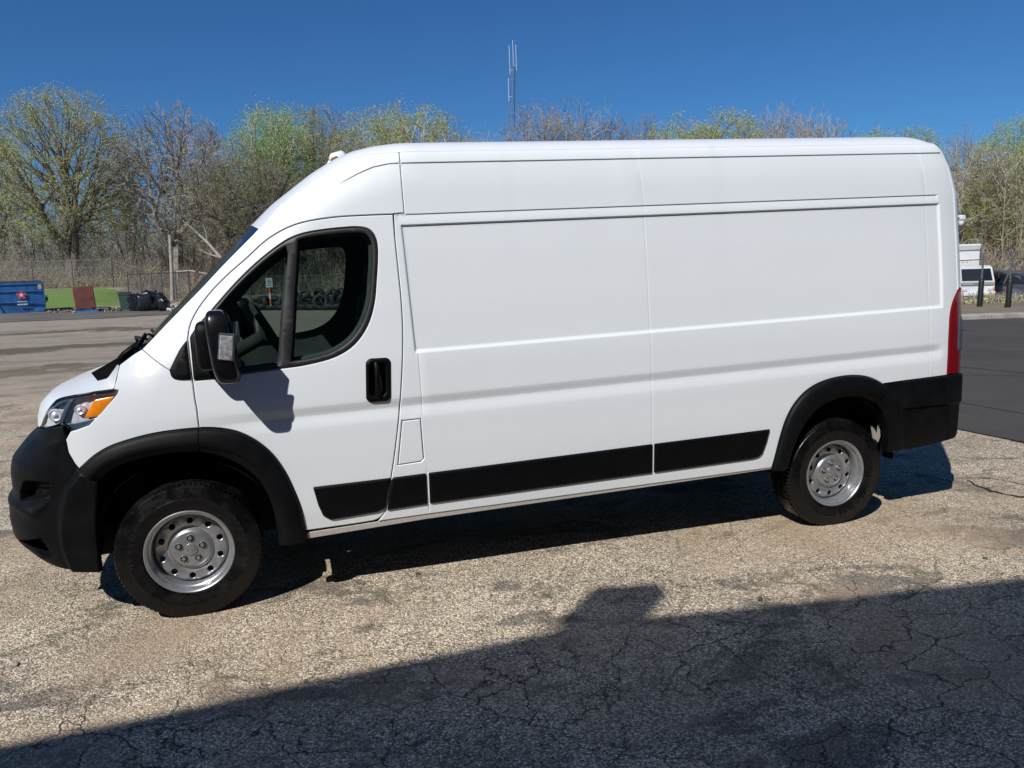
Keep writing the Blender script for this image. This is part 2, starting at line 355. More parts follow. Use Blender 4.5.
def onground(px, py):
    d = ray(px, py); lo, hi = 2.0, 200.0
    t = 2.0
    while t < 300:
        P = CAM+d*t
        if P[2] <= terrain(P[0], P[1]): break
        t += .05
    return P
def atdepth(px, py, dep):
    return CAM+ray(px, py)*dep
# ================================================================== THE VAN
# belt curve of the body seen from above (x, y), nose centre -> left flank -> rear centre
PLAN = np.array([(-1.02, 0), (-1.012, -.2), (-.99, -.4), (-.95, -.6), (-.89, -.75), (-.80, -.86), (-.69, -.93), (-.50, -.98), (-.30, -1.003), (0, -1.014), (.3, -1.018), (.6, -1.02), (1.5, -1.022), (2.5, -1.022), (3.5, -1.022), (4.3, -1.02), (4.7, -1.018), (4.9, -1.012), (5.0, -1.0), (5.045, -.982), (5.068, -.945), (5.078, -.88), (5.08, -.7), (5.08, 0)], float)
def crom(P, n=12):
    P = np.asarray(P, float); out = []
    Q = np.vstack([2*P[0]-P[1], P, 2*P[-1]-P[-2]])
    for i in range(1, len(Q)-2):
        p0, p1, p2, p3 = Q[i-1:i+3]; a = [0]
        for u, v in ((p0, p1), (p1, p2), (p2, p3)): a.append(a[-1]+max(1e-6, np.linalg.norm(v-u))**.5)
        for k in range(n):
            t = a[1]+(a[2]-a[1])*k/n
            A1 = (a[1]-t)/(a[1]-a[0])*p0+(t-a[0])/(a[1]-a[0])*p1
            A2 = (a[2]-t)/(a[2]-a[1])*p1+(t-a[1])/(a[2]-a[1])*p2
            A3 = (a[3]-t)/(a[3]-a[2])*p2+(t-a[2])/(a[3]-a[2])*p3
            B1 = (a[2]-t)/(a[2]-a[0])*A1+(t-a[0])/(a[2]-a[0])*A2
            B2 = (a[3]-t)/(a[3]-a[1])*A2+(t-a[1])/(a[3]-a[1])*A3
            out.append((a[2]-t)/(a[2]-a[1])*B1+(t-a[1])/(a[2]-a[1])*B2)
    out.append(P[-1]); return np.array(out)
_D = crom(PLAN); _L = np.r_[0, np.cumsum(np.linalg.norm(np.diff(_D, axis=0), axis=1))]
_i0 = np.argmin(abs(_D[:, 0]-1.5)+10*(_D[:, 1] > -.9)); _S = _L-_L[_i0]+_D[_i0, 0]
_T = np.gradient(_D, _S, axis=0); _T /= np.linalg.norm(_T, axis=1)[:, None]; _NN = np.stack([_T[:, 1], -_T[:, 0]], 1)
S0, S1 = _S[0], _S[-1]
def sst(a, b, x):
    t = np.clip((np.asarray(x, float)-a)/(b-a), 0, 1); return t*t*(3-2*t)
IY = np.array([(.2, .05), (.3, .028), (.5, .010), (.8, 0), (1.1, .001), (1.3, .008), (1.6, .032), (1.9, .064), (2.1, .092), (2.25, .116), (2.36, .137), (2.385, .143), (2.41, .151), (2.435, .168), (2.46, .195), (2.5, .25), (2.6, .5)])
IR = np.array([(.2, 0), (1.9, .002), (2.2, .012), (2.37, .062), (2.49, .135), (2.55, .20), (2.6, .30)])
IF = np.array([(.2, .34), (.3, .20), (.36, .115), (.42, .055), (.46, .028), (.55, .018), (.62, .025), (.665, .045), (.70, .052), (.80, .052), (.87, .068), (.91, .105), (.945, .135), (1.0, .185), (1.07, .225), (1.15, .255), (1.25, .36), (1.4, .6), (2.6, 1.0)])
def smoothtab(T):   # rounds the kinks of a table a little
    zz = np.linspace(T[0, 0], T[-1, 0], 481); v = np.interp(zz, T[:, 0], T[:, 1]); k = np.hanning(11); k /= k.sum()
    return np.stack([zz, np.convolve(np.pad(v, 5, 'edge'), k, 'valid')], 1)
IY, IR, IF = smoothtab(IY), smoothtab(IR), smoothtab(IF)
EP = np.array([(-.165, 1.44), (.16, 1.74), (.47, 2.05), (.572, 2.15), (.745, 2.27), (.93, 2.385), (1.05, 2.425), (1.22, 2.44), (5.2, 2.535)])
DRIP = np.array([(.72, 2.13), (.831, 2.221), (.912, 2.277), (1.0, 2.324), (1.086, 2.361), (1.172, 2.3785), (1.229, 2.3812), (5.3, 2.48095)])
def zr2z(s, zr): return zr+.0245*(s-1.2)
def feature(s, z):
    """pressed lines of the body side: shallow recess, belt groove, ledges, panel joints (inset < 0)"""
    s = np.asarray(s, float); z = np.asarray(z, float); zr = z-.0245*(s-1.2)
    sl = 1.212+(2.007-zr)*.046
    m = np.minimum.reduce([np.clip((s-sl)/.014, 0, 1), np.clip((4.866-s)/.020, 0, 1), np.clip((2.042-zr)/.011, 0, 1), np.clip((zr-1.335)/.025, 0, 1)])
    e = -.0115*m*m*(3-2*m)
    w = sst(-.15, .75, s)*sst(4.88, 4.80, s)
    g = np.interp(zr, [.975, .990, 1.045, 1.052, 1.094, 1.100], [0, -.0010, -.0125, -.0125, -.0008, 0]); e = e+g*w
    w2 = (s > 1.19)*sst(4.85, 4.84, s)
    e = e+w2*np.interp(zr, [2.050, 2.075, 2.0935, 2.0985], [0, -.0035, -.0065, 0])
    dz = z-np.interp(s, DRIP[:, 0], DRIP[:, 1]); w3 = sst(.78, 1.05, s)
    e = e+w3*np.interp(dz, [-.10, -.008, -.0015], [0, -.0075, 0])
    for s0, zt in ((2.675, 3), (4.750, 3)): e = e-.0012*np.clip(1-abs(s-s0-(.012*np.clip((2.1-z)/.4, -1, 0)))/.0055, 0, 1)
    e = e-.0022*np.clip(1-abs(s-(1.2835-.036*np.clip((zr-.4)/1.7, 0, 1)))/.005, 0, 1)*np.maximum(sst(.975, 1.0, zr), sst(.70, .68, zr))*(zr < 1.36)
    return e
def surf(s, z, extra=0.0):
    s = np.asarray(s, float); z = np.asarray(z, float)
    x = np.interp(s, _S, _D[:, 0]); y = np.interp(s, _S, _D[:, 1]); nx = np.interp(s, _S, _NN[:, 0]); ny = np.interp(s, _S, _NN[:, 1])
    n = np.sqrt(nx*nx+ny*ny); nx = nx/n; ny = ny/n
    zn = z-.024*np.maximum(0, x-1.2)*sst(1.9, 2.3, z)
    iy = np.interp(zn, IY[:, 0], IY[:, 1])+.085*sst(1.25, -.1, x)*sst(1.0, 1.95, z)
    ze = np.interp(x, EP[:, 0], EP[:, 1]); d = (ze-z)*.72
    iy = iy+np.where(x < 1.3, .075*np.clip(1-d/.17, 0, 1.3)**2*sst(1.35, .9, x)*sst(-.5, -.15, x), 0)
    ie = np.where(nx > 0, np.interp(z, IR[:, 0], IR[:, 1]), np.interp(z, IF[:, 0], IF[:, 1]))
    gr_ = np.clip((x-4.2)/.88, 0, 1)**5
    fx = np.where(nx > 0, -ie*gr_, -nx*ie); fy = np.where(nx > 0, iy*np.clip(-y/1.0, 0, 1.05), -ny*iy)
    return np.stack([x+fx+nx*extra, y+fy+ny*extra, z+0*x], -1)
def dens(P, step=.03, closed=True):
    P = np.asarray(P, float); out = []; n = len(P)
    for i in range(n if closed else n-1):
        a, b = P[i], P[(i+1) % n]; k = max(1, int(np.ceil(np.linalg.norm(b-a)/step)))
        for j in range(k): out.append(a+(b-a)*j/k)
    if not closed: out.append(P[-1])
    return np.array(out)
def area(P): x, y = P[:, 0], P[:, 1]; return .5*np.sum(x*np.roll(y, -1)-np.roll(x, -1)*y)
def clean(P, eps=.0015):
    out = [P[0]]
    for q in P[1:]:
        if np.linalg.norm(q-out[-1]) > eps: out.append(q)
    if np.linalg.norm(out[0]-out[-1]) < eps: out.pop()
    return np.array(out)
def offset(P, d):      # inward for a counter-clockwise polygon
    a = P-np.roll(P, 1, 0); b = np.roll(P, -1, 0)-P
    a /= np.linalg.norm(a, axis=1)[:, None]; b /= np.linalg.norm(b, axis=1)[:, None]
    na = np.stack([-a[:, 1], a[:, 0]], 1); nb = np.stack([-b[:, 1], b[:, 0]], 1)
    m = na+nb; l = np.sum(m*m, 1)[:, None]; m = m*2/np.maximum(l, 1.0)
    return P+m*d
def inside(P, Q):      # points Q inside polygon P
    x, y = Q[:, 0], Q[:, 1]; c = np.zeros(len(Q), bool); n = len(P)
    for i in range(n):
        x1, y1 = P[i]; x2, y2 = P[(i+1) % n]
        if y1 == y2: continue
        k = ((y1 > y) != (y2 > y)) & (x < (x2-x1)*(y-y1)/(y2-y1)+x1); c ^= k
    return c
ROWS = np.unique(np.round(np.concatenate([np.arange(.26, 2.56, .045), [.975, .983, .991, 1.02, 1.044, 1.049, 1.053, 1.07, 1.093, 1.097, 1.101, 1.333, 1.337, 1.343, 1.349, 1.355, 1.360, 1.364, 2.029, 2.033, 2.037, 2.041, 2.045, 2.060, 2.075, 2.089, 2.0935, 2.0985, 2.103, 2.33, 2.366, 2.3722, 2.3757, 2.3791, 2.384]]), 4))
COLS = np.unique(np.round(np.concatenate([np.arange(-1.74, 6.05, .045), np.arange(4.838, 4.875, .005), [2.665, 2.6695, 2.672, 2.675, 2.678, 2.6805, 2.685, 4.74, 4.7445, 4.747, 4.75, 4.753, 4.7555, 4.76, 5.02, 5.06, 5.09, 5.12, 5.15]]), 4))
COLS = np.array([c for i, c in enumerate(COLS) if i == 0 or c-COLS[i-1] > .0015])
def zr2z(s, zr): return zr+.0245*(s-1.2)
GS, GZ = np.meshgrid(COLS, ROWS); GPTS = np.stack([GS.ravel(), (GZ+.0245*(GS-1.2)).ravel()], 1)
_x = np.arange(.74, 1.235, .009); GPTS = GPTS[(abs(GPTS[:, 0]-1.24) > .042) | (GPTS[:, 1] < .3)]
_z = np.array([zr2z(1.23, q) for q in ROWS]); GPTS = np.vstack([GPTS]+[np.stack([1.212+(2.007-ROWS)*.046+o, _z], 1) for o in (-.020, -.008, -.001, .003, .007, .011, .016)]+[np.stack([1.2835-.036*np.clip((ROWS-.4)/1.7, 0, 1)+o, _z], 1) for o in (-.0065, -.003, 0, .003, .0065)])
GPTS = GPTS[np.lexsort((GPTS[:, 1], GPTS[:, 0]))]
GPTS = np.vstack([GPTS]+[np.stack([_x, np.interp(_x, DRIP[:, 0], DRIP[:, 1])+o], 1) for o in (-.03, -.018, -.0115, -.008, -.0015, .003, .012)])
def panel2d(outline, holes=(), gap=.002, round_=.004, step=.03, pts=None):
    P = np.asarray(outline, float)
    if area(P) < 0: P = P[::-1]
    P = clean(dens(P, step)); A = offset(P, gap); B = offset(P, gap+round_)
    H = []
    for h in holes:
        h = np.asarray(h, float)
        if area(h) < 0: h = h[::-1]
        h = clean(dens(h, step)); H.append((offset(h, -gap), offset(h, -gap-round_)))
    G = GPTS if pts is None else pts
    G = G[(G[:, 0] > B[:, 0].min()) & (G[:, 0] < B[:, 0].max()) & (G[:, 1] > B[:, 1].min()) & (G[:, 1] < B[:, 1].max())]
    if len(G): G = G[inside(B, G)]
    rings = [B]+[h[1] for h in H]
    for h in H: 
        if len(G): G = G[~inside(h[1], G)]
    for rg in rings:
        if not len(G): break
        keep = np.ones(len(G), bool)
        for i in range(0, len(G), 2000): keep[i:i+2000] = (((G[i:i+2000, None]-rg[None])**2).sum(2).min(1) > .006**2)
        G = G[keep]
    verts = np.vstack(rings+[G]) if len(G) else np.vstack(rings); edges = []; n0 = 0
    for rg in rings: edges += [(n0+i, n0+(i+1) % len(rg)) for i in range(len(rg))]; n0 += len(rg)
    ov, oe, of, *_ = delaunay_2d_cdt([Vector(v) for v in verts], edges, [], 0, 1e-6)
    ov = np.array([tuple(v) for v in ov]); of = np.array([f for f in of if len(f) == 3])
    cen = ov[of].mean(1); k = inside(B, cen)
    for h in H: k &= ~inside(h[1], cen)
    a = ov[of]; ar = (a[:, 1, 0]-a[:, 0, 0])*(a[:, 2, 1]-a[:, 0, 1])-(a[:, 2, 0]-a[:, 0, 0])*(a[:, 1, 1]-a[:, 0, 1])
    lng = np.maximum.reduce([((a[:, 0]-a[:, 1])**2).sum(1), ((a[:, 1]-a[:, 2])**2).sum(1), ((a[:, 2]-a[:, 0])**2).sum(1)]); k &= abs(ar) > .012*lng; of = of[k]; ar = ar[k]; of[ar < 0] = of[ar < 0][:, ::-1]
    return ov, of, [(A, B)]+H
def panel(outline, holes=(), off=0.0, gap=.002, round_=.004, flange=.018, feat=True, drop=.0035, step=.03, xf=None, pts=None):
    """returns verts, faces of one pressed panel on the left side with rolled edges"""
    ov, of, rings = panel2d(outline, holes, gap, round_, step, pts)
    def put(Q, e):
        ex = e+(feature(Q[:, 0], Q[:, 1]) if feat else 0)+(xf(Q[:, 0], Q[:, 1]) if xf is not None else 0)
        return surf(Q[:, 0], Q[:, 1], off+ex)
    V = [put(ov, 0)]; F = [tuple(f) for f in of]; n = len(ov)
    for ri, (A, B) in enumerate(rings):
        m = len(A); b, a, c = n, n+m, n+2*m
        V += [put(B, 0), put(A, -drop), put(A, -flange)]; n += 3*m
        for i in range(m):
            j = (i+1) % m
            q1, q2 = (b+i, a+i, a+j, b+j), (a+i, c+i, c+j, a+j)
            if ri: q1, q2 = q1[::-1], q2[::-1]
            F += [q1, q2]
    V = np.vstack(V)
    # weld coincident ring vertices so shading stays smooth
    key = {}; idx = np.zeros(len(V), int); out = []
    for i, v in enumerate(np.round(V, 5)):
        k = tuple(v)
        if k not in key: key[k] = len(out); out.append(V[i])
        idx[i] = key[k]
    F2 = []
    for f in F:
        g = [idx[i] for i in f]
        if len(set(g)) == len(g): F2.append(tuple(g))
    return np.array(out), F2
def mirror(V, F): V = np.array(V, float); V[:, 1] *= -1; return V, [tuple(f)[::-1] for f in F]
VAN = empty('cargo_van', (1.8, 0, 0), label='white high-roof cargo van parked across the foreground with black bumpers and side trim', cat='van')
bpy.context.view_layer.update(); INV = VAN.matrix_world.inverted()
def vp(name, V, F, mat, smooth=30, both=False, parent=None, join=None, **k):
    """a part of the van; both=True also makes the mirrored one on the far side"""
    par = parent[0] if parent else VAN; out = []
    for side in ((0, 1) if both else (0,)):
        v, f = (V, F) if side == 0 else mirror(V, F)
        if parent is not None and both: par = parent[side]
        o = mesh(name, v, f, mat, par, smooth, **k); 
        o.matrix_parent_inverse = Matrix.Translation((-1.8, 0, 0)) if par is VAN else Matrix.Identity(4)
        out.append(o)
    return out
def two(parts):        # joins (V,F) lists, and their mirror images
    mb = MB()
    for V, F in parts:
        mb.add(V, F); v, f = mirror(V, F); mb.add(v, f)
    return mb
ARCH = [(-.490, .854), (-.412, .919), (-.330, .962), (-.227, .990), (-.124, 1.009), (-.012, 1.018), (.101, 1.019), (.206, 1.007), (.295, .980), (.374, .931), (.450, .855), (.505, .764), (.545, .655), (.575, .546), (.593, .401)]
RARCH = [(3.534, .451), (3.555, .534), (3.593, .681), (3.632, .786), (3.687, .869), (3.766, .939), (3.859, .984), (3.979, 1.011), (4.125, 1.017), (4.248, .998), (4.351, .953), (4.384, .925)]
archc = crom(ARCH, 5); rarchc = crom(RARCH, 5)
i_s = np.argmin(abs(archc[:, 0]-.100)); arch_f, arch_d = archc[:i_s+1], archc[i_s:]
DTOP = crom([(.071, 1.482), (.085, 1.546), (.123, 1.618), (.192, 1.705), (.290, 1.801), (.387, 1.880), (.515, 1.985), (.651, 2.052), (.836, 2.085), (1.032, 2.095), (1.175, 2.098)], 6)
DREAR = crom([(1.177, 2.091), (1.178, 1.964), (1.184, 1.788), (1.189, 1.634), (1.187, 1.470), (1.179, 1.350), (1.161, 1.169), (1.140, 1.006), (1.109, .817), (1.075, .641), (1.046, .500), (1.025, .445), (.985, .415), (.93, .408), (.603, .398)], 5)
DFRONT = [(.100, 1.019), (.098, 1.115), (.092, 1.167), (.087, 1.249), (.078, 1.362), (.071, 1.482)]
WIN = crom([(.149, 1.562), (.214, 1.631), (.327, 1.752), (.442, 1.855), (.557, 1.940), (.631, 1.982), (.706, 2.006), (.800, 2.020), (.891, 2.028), (.985, 2.031), (1.040, 2.018), (1.068, 1.985), (1.078, 1.940), (1.075, 1.860), (1.061, 1.747), (1.040, 1.620), (.997, 1.504), (.921, 1.407), (.818, 1.347), (.657, 1.312), (.529, 1.301), (.309, 1.285), (.160, 1.270)], 4)
HOLE = np.vstack([[(.094, 1.495)], WIN, [(.102, 1.266)]])
def rrect(cx, cz, w_, h_, r, tilt=0.0, n=6):
    out = []
    for sx, sz, a0 in ((1, 1, 0), (-1, 1, 90), (-1, -1, 180), (1, -1, 270)):
        for k in range(n+1):
            a = R(a0+90*k/n); out.append((cx+sx*(w_/2-r)+r*math.cos(a), cz+sz*(h_/2-r)+r*math.sin(a)))
    return np.array([(x+tilt*(z-cz), z) for x, z in out])
# --- doors
door_out = np.vstack([DTOP, DREAR, arch_d[::-1], DFRONT[1:-1]])
doors = vp('door', *panel(door_out, [HOLE, rrect(1.034, 1.210, .100, .196, .026, .05)], gap=.0034, flange=.03), 'white', both=True)
# --- fender
fen = np.vstack([[(-.570, 1.007), (-.550, .941), (-.514, .884)], arch_f, [(.098, 1.115), (.092, 1.167), (.087, 1.249), (.080, 1.30), (-.027, 1.326), (-.170, 1.433), (-.21, 1.413), (-.25, 1.388), (-.288, 1.364), (-.297, 1.30), (-.310, 1.246), (-.285, 1.240), (-.289, 1.224), (-.370, 1.135), (-.442, 1.075), (-.546, 1.047)]])
vp('fender', *panel(fen, gap=.0018, flange=.03), 'white', both=True)
# --- body shell: cab roof side, pillar panel, long cargo side, rear doors, roof
EL = crom([(-.170, 1.433), (-.101, 1.497), (-.008, 1.590), (.153, 1.739), (.292, 1.878), (.467, 2.043), (.566, 2.150), (.740, 2.277), (.926, 2.394), (1.058, 2.435), (1.240, 2.447)], 5)
RE = np.array([(s, zr2z(s, 2.4465)) for s in np.linspace(1.24, 5.0, 126)])
tail_edge = crom([(5.045, 1.560), (4.995, 1.525), (4.952, 1.463), (4.925, 1.379), (4.914, 1.25), (4.911, 1.130), (4.909, .964)], 5)
P1 = np.vstack([EL, [(1.237, 2.36), (1.236, 2.25), (1.238, 2.103), (1.18, 2.100)], DTOP[::-1], [(.078, 1.362), (.080, 1.30), (-.027, 1.326)]])
P3 = np.vstack([[(1.240, 2.447)], RE, [(5.0, 1.535)], tail_edge[4:], [(4.55, .952), (4.376, .944)], rarchc[:-2][::-1], [(1.275, .412), (.99, .404)], DREAR[5:-14][::-1], [(1.180, 2.098), (1.238, 2.103), (1.236, 2.25), (1.237, 2.36)]])
FLAP = [(1.153, .970), (1.257, .972), (1.264, .745), (1.246, .727), (1.117, .720)]
side_parts = [panel(P1, gap=.002, flange=.02)]
P5 = np.vstack([[(5.0, zr2z(5.0, 2.4465))], [(s, zr2z(5.0, 2.4465)) for s in np.linspace(5.03, S1-.002, 20)], [(S1-.002, .975)], [(5.135, .975), (5.135, 1.56), (5.08, 1.572), (5.045, 1.563), (5.0, 1.535)]])
side_parts.append(panel(P5, gap=.003, flange=.02, feat=False))
flapP = np.array(FLAP)
shell = MB()
for V, F in side_parts: shell.add(V, F); shell.add(*mirror(V, F))
shell.add(*panel(P3, [flapP], gap=.0018, flange=.02)); shell.add(*mirror(*panel(P3, gap=.0018, flange=.02)))
# roof skin and sloped front roof, between the two shoulder lines
def cap(Lp, Cp, nv=28, p=4.0):
    """Lp: left edge points (n,3); Cp: centre points (n,2) x,z"""
    V = []; F = []; n = len(Lp); vs = np.sign(np.linspace(-1, 1, 2*nv+1))*(1-(1-abs(np.linspace(-1, 1, 2*nv+1)))**1.7)
    for L, C in zip(Lp, Cp):
        pp = C[2] if len(C) > 2 else p
        for v in vs:
            a = abs(v)
            V.append((C[0]+(L[0]-C[0])*a**2.4, L[1]*a*(-1 if v > 0 else 1), C[1]+(L[2]-C[1])*a**pp))
    m = 2*nv+1
    for i in range(n-1):
        for j in range(m-1): F.append((i*m+j, (i+1)*m+j, (i+1)*m+j+1, i*m+j+1))
    return np.array(V), F
up = EL[np.searchsorted(EL[:, 0], .467):]
Lr = np.vstack([surf(up[:, 0], up[:, 1]-.007, .0009), surf(RE[1:, 0], RE[1:, 1]-.007, .0009)]); ss = np.linspace(5.03, S1, 24); Lr = np.vstack([Lr, surf(ss, 0*ss+zr2z(5.0, 2.4465)-.007, .0009)])
CR = np.array([(.40, 2.085), (.53, 2.205), (.771, 2.375), (.90, 2.445), (1.0, 2.487), (1.12, 2.514), (1.25, 2.530), (1.45, 2.537), (5.2, 2.63)])
crx = np.interp(Lr[:, 0], [.467, .566, .74, .926, 1.058, 1.24, 5.2], [.40, .50, .72, .926, 1.058, 1.24, 5.2])
wz = 1-np.clip((Lr[:, 0]-4.25)/(Lr[:, 0].max()-4.25), 0, 1)**16
Ct = np.stack([crx, Lr[:, 2]+(np.interp(crx, CR[:, 0], CR[:, 1])-Lr[:, 2])*np.where(Lr[:, 0] > 4.2, wz, 1), np.interp(Lr[:, 0], [.47, 1.1], [2.6, 7.5])], 1)
shell.add(*cap(Lr, Ct))
# joint strips behind the gaps
def strip(pts, w=.022, e=-.016):
    P = dens(np.array(pts, float), .05, False); t = np.gradient(P, axis=0); t /= np.linalg.norm(t, axis=1)[:, None]; nn = np.stack([-t[:, 1], t[:, 0]], 1)
    V = np.vstack([surf(*(P-nn*w).T, e), surf(*(P+nn*w).T, e)]); n = len(P)
    return V, [(i, i+1, n+i+1, n+i) for i in range(n-1)]
body = vp('body', shell.V, shell.F, 'white', 30)[0]
vp('fuel_flap', *panel(FLAP, gap=.003, off=-.0005, flange=.012), 'white', parent=[body], smooth=30)
for pts in (DTOP, DREAR, DFRONT, [(.08, 1.30), (-.027, 1.326), (-.170, 1.433)], [(1.237, 2.43), (1.236, 2.25), (1.238, 2.103)], [(1.165, 2.10), (1.25, 2.1)], [(5.0, 2.5), (5.0, 1.54)], FLAP+[FLAP[0]], [(S1-.01, 2.5), (S1-.01, 1.0)]):
    vp('seam_backing', *strip(pts), 'dark', 60, both=True)
# --- sills
sill = dens([(.60, .386), (1.275, .4135), (3.546, .466), (3.546, .441), (1.26, .381), (.60, .349)], .06)
V, F = panel(sill, gap=.0, round_=.003, flange=.10, feat=False, off=-.006, drop=.004)
M['sill'] = paint('dusty_sill_paint', (.50, .49, .47), 1.6)
vp('sill', V, F, 'sill', both=True)
# --- black side mouldings
def rounded(P, r=.012, n=4):
    P = np.asarray(P, float); out = []; m = len(P)
    for i in range(m):
        a, b, c = P[i-1], P[i], P[(i+1) % m]; u = (a-b)/np.linalg.norm(a-b); v = (c-b)/np.linalg.norm(c-b)
        rr = min(r, .45*np.linalg.norm(a-b), .45*np.linalg.norm(c-b)); p0, p1 = b+u*rr, b+v*rr
        for k in range(n+1):
            t = k/n; out.append((1-t)**2*p0+2*t*(1-t)*b+t*t*p1)
    return np.array(out)
TRT = lambda s: np.interp(s, [.651, 1.072, 1.288, 2.077, 3.503], [.641, .652, .658, .680, .713]); TRB = lambda s: np.interp(s, [.74, 1.264, 2.077, 2.679, 3.40], [.450, .476, .496, .510, .528])
trim_kw = dict(gap=0, round_=.010, flange=.028, feat=False, off=.014, drop=.008)
mouldings = [[(.651, .645), (1.073, TRT(1.073)), (1.055, .58), (1.033, .477), (.99, .462), (.735, .447), (.695, .475), (.672, .54)],
 [(1.082, TRT(1.082)), (1.272, TRT(1.272)), (1.272, TRB(1.272)), (1.043, .466), (1.062, .56)],
 [(1.287, TRT(1.287)), (2.675, TRT(2.675)), (2.675, TRB(2.675)), (1.287, TRB(1.287))],
 [(2.688, TRT(2.688)), (3.503, TRT(3.503)), (3.486, .64), (3.455, .558), (3.425, .535), (3.38, .527), (2.688, TRB(2.688))]]
for i, mm in enumerate(mouldings):
    o = vp('side_moulding', *panel(rounded(mm, .008), **trim_kw), 'trim', both=True, parent=doors if i == 0 else None)
# --- wheel arch trims
def loft(outer, inner, prof, flange=.07, rake=0.0):
    """prof: list of (w, extra) from the outer edge (0) to the opening (1)"""
    n = 60; 
    def rs(P):
        P = np.asarray(P, float); l = np.r_[0, np.cumsum(np.linalg.norm(np.diff(P, axis=0), axis=1))]; t = np.linspace(0, l[-1], n)
        return np.stack([np.interp(t, l, P[:, 0]), np.interp(t, l, P[:, 1])], 1)
    O, I = rs(outer), rs(inner); V = []; F = []; k = len(prof)
    for w_, e in prof: V.append(surf(*(O+(I-O)*w_).T, e))
    V.append(surf(*I.T, prof[-1][1]-flange)); k += 1; V = np.vstack(V)
    for a in range(k-1):
        for i in range(n-1): F.append((a*n+i, (a+1)*n+i, (a+1)*n+i+1, a*n+i+1))
    for i in (0, n-1):
        F.append(tuple(a*n+i for a in range(k)) if i else tuple(a*n+i for a in range(k))[::-1])
    return V, F
prof = [(0, -.004), (.0, .010), (.03, .019), (.10, .027), (.25, .034), (.45, .041), (.62, .045), (.68, .043), (.72, .030), (.85, .022), (.97, .018), (1.0, .012)]
inF = crom([(-.399, .787), (-.345, .835), (-.26, .872), (-.158, .893), (-.03, .905), (.093, .900)], 6)
inD = crom([(.093, .900), (.193, .868), (.30, .800), (.385, .700), (.432, .570), (.448, .45), (.452, .338)], 6)
def cut(P, s, before):
    P = np.asarray(P); i = np.argmax(P[:, 0] > s); a, b = P[i-1], P[i]; q = a+(b-a)*(s-a[0])/(b[0]-a[0]); return np.vstack([P[:i], [q]]) if before else np.vstack([[q], P[i:]])
archE = np.vstack([archc, [(.604, .344)]]); inA = np.vstack([inF, inD[1:]])
a1 = loft(cut(archE, .0975, True), cut(inA, .0935, True), prof); a2 = loft(cut(archE, .1020, False), cut(inA, .0980, False), prof)
vp('wheel_arch_trim', *a1, 'plastic', both=True, smooth=50); vp('wheel_arch_trim', *a2, 'plastic', both=True, parent=doors, smooth=50)
inR = crom([(3.640, .431), (3.676, .56), (3.742, .70), (3.84, .81), (3.97, .868), (4.10, .882), (4.21, .868), (4.294, .824)], 6)
a3 = loft(np.vstack([[(3.532, .437)], rarchc]), inR, prof)
vp('wheel_arch_trim', *a3, 'plastic', both=True, smooth=50)
# --- bumpers
bl = [(-.494, .854), (-.514, .884), (-.550, .941), (-.570, 1.004)]
bo = np.vstack([[(S0+.001, .375), (-1.2, .372), (-.97, .360), (-.863, .335), (-.740, .322), (-.626, .315), (-.462, .304)], [(-.437, .41), (-.428, .523), (-.418, .640), (-.403, .740), (-.395, .785), (-.44, .815)], bl, [(-.590, 1.076), (-.74, 1.061), (-.92, 1.048), (-1.05, 1.046), (-1.3, 1.045), (S0+.001, 1.040)]])
def in_poly_soft(P, s, z, w=.024):
    P = np.asarray(P, float); 
    if area(P) < 0: P = P[::-1]
    d = np.full(np.shape(s), 1e9)
    for i in range(len(P)):
        a, b = P[i], P[(i+1) % len(P)]; t = (b-a)/np.linalg.norm(b-a); d = np.minimum(d, -(s-a[0])*t[1]+(z-a[1])*t[0])
    return sst(0, w, d)
INTAKE = [(-.835, .790), (-.80, .803), (-.645, .800), (-.640, .765), (-.656, .716), (-.763, .697), (-.90, .672), (-.885, .73)]
FOG = [(-.962, .455), (-.720, .508), (-.705, .46), (-.70, .395), (-.74, .372), (-.86, .366), (-.93, .40)]
MOUTH = [(-2.2, .90), (-1.27, .90), (-1.20, .70), (-2.2, .70)]
def bump_xf(s, z):
    cr = np.interp(z, [.32, .40, .54, .647, .75, .84, .9], [-.625, -.617, -.609, -.595, -.561, -.484, -.47])
    e = .030*sst(-.022, .022, s-cr)*sst(.99, .90, z)+.004
    e = e-.060*in_poly_soft(INTAKE, s, z)-.07*in_poly_soft(FOG, s, z)-.05*in_poly_soft(MOUTH, s, z, .02)
    lipz = np.interp(s, [-.90, -.757, -.67], [.672, .645, .70]); e = e+.016*np.exp(-((z-lipz+.018)/.024)**2)*sst(-.62, -.74, s)
    crz = np.interp(s, [-.83, -.568], [.953, 1.0]); e = e-.014*np.clip((z-crz)/.05, 0, 1)*sst(-.56, -.66, s)
    return e
gx, gz_ = np.meshgrid(np.arange(-1.74, -.38, .0068), np.arange(.29, 1.08, .0068)); BG = np.stack([gx.ravel(), gz_.ravel()], 1)
V, F = panel(bo, gap=.001, round_=.006, flange=.05, feat=False, xf=bump_xf, pts=BG, step=.02)
mb = two([(V, F)])
vp('front_bumper', mb.V, mb.F, 'plastic', smooth=45)
gr = MB()
for zz in (.745, .785, .825, .865, .90):
    s_ = np.linspace(S0, -1.0, 30); P = surf(s_, 0*s_+zz, -.025); Q = P.copy(); Q[:, 1] *= -1
    gr.tube(list(map(tuple, np.vstack([P[::-1], Q[1:]]))), .008, 6)
vp('grille', gr.V, gr.F, 'gloss', smooth=40)
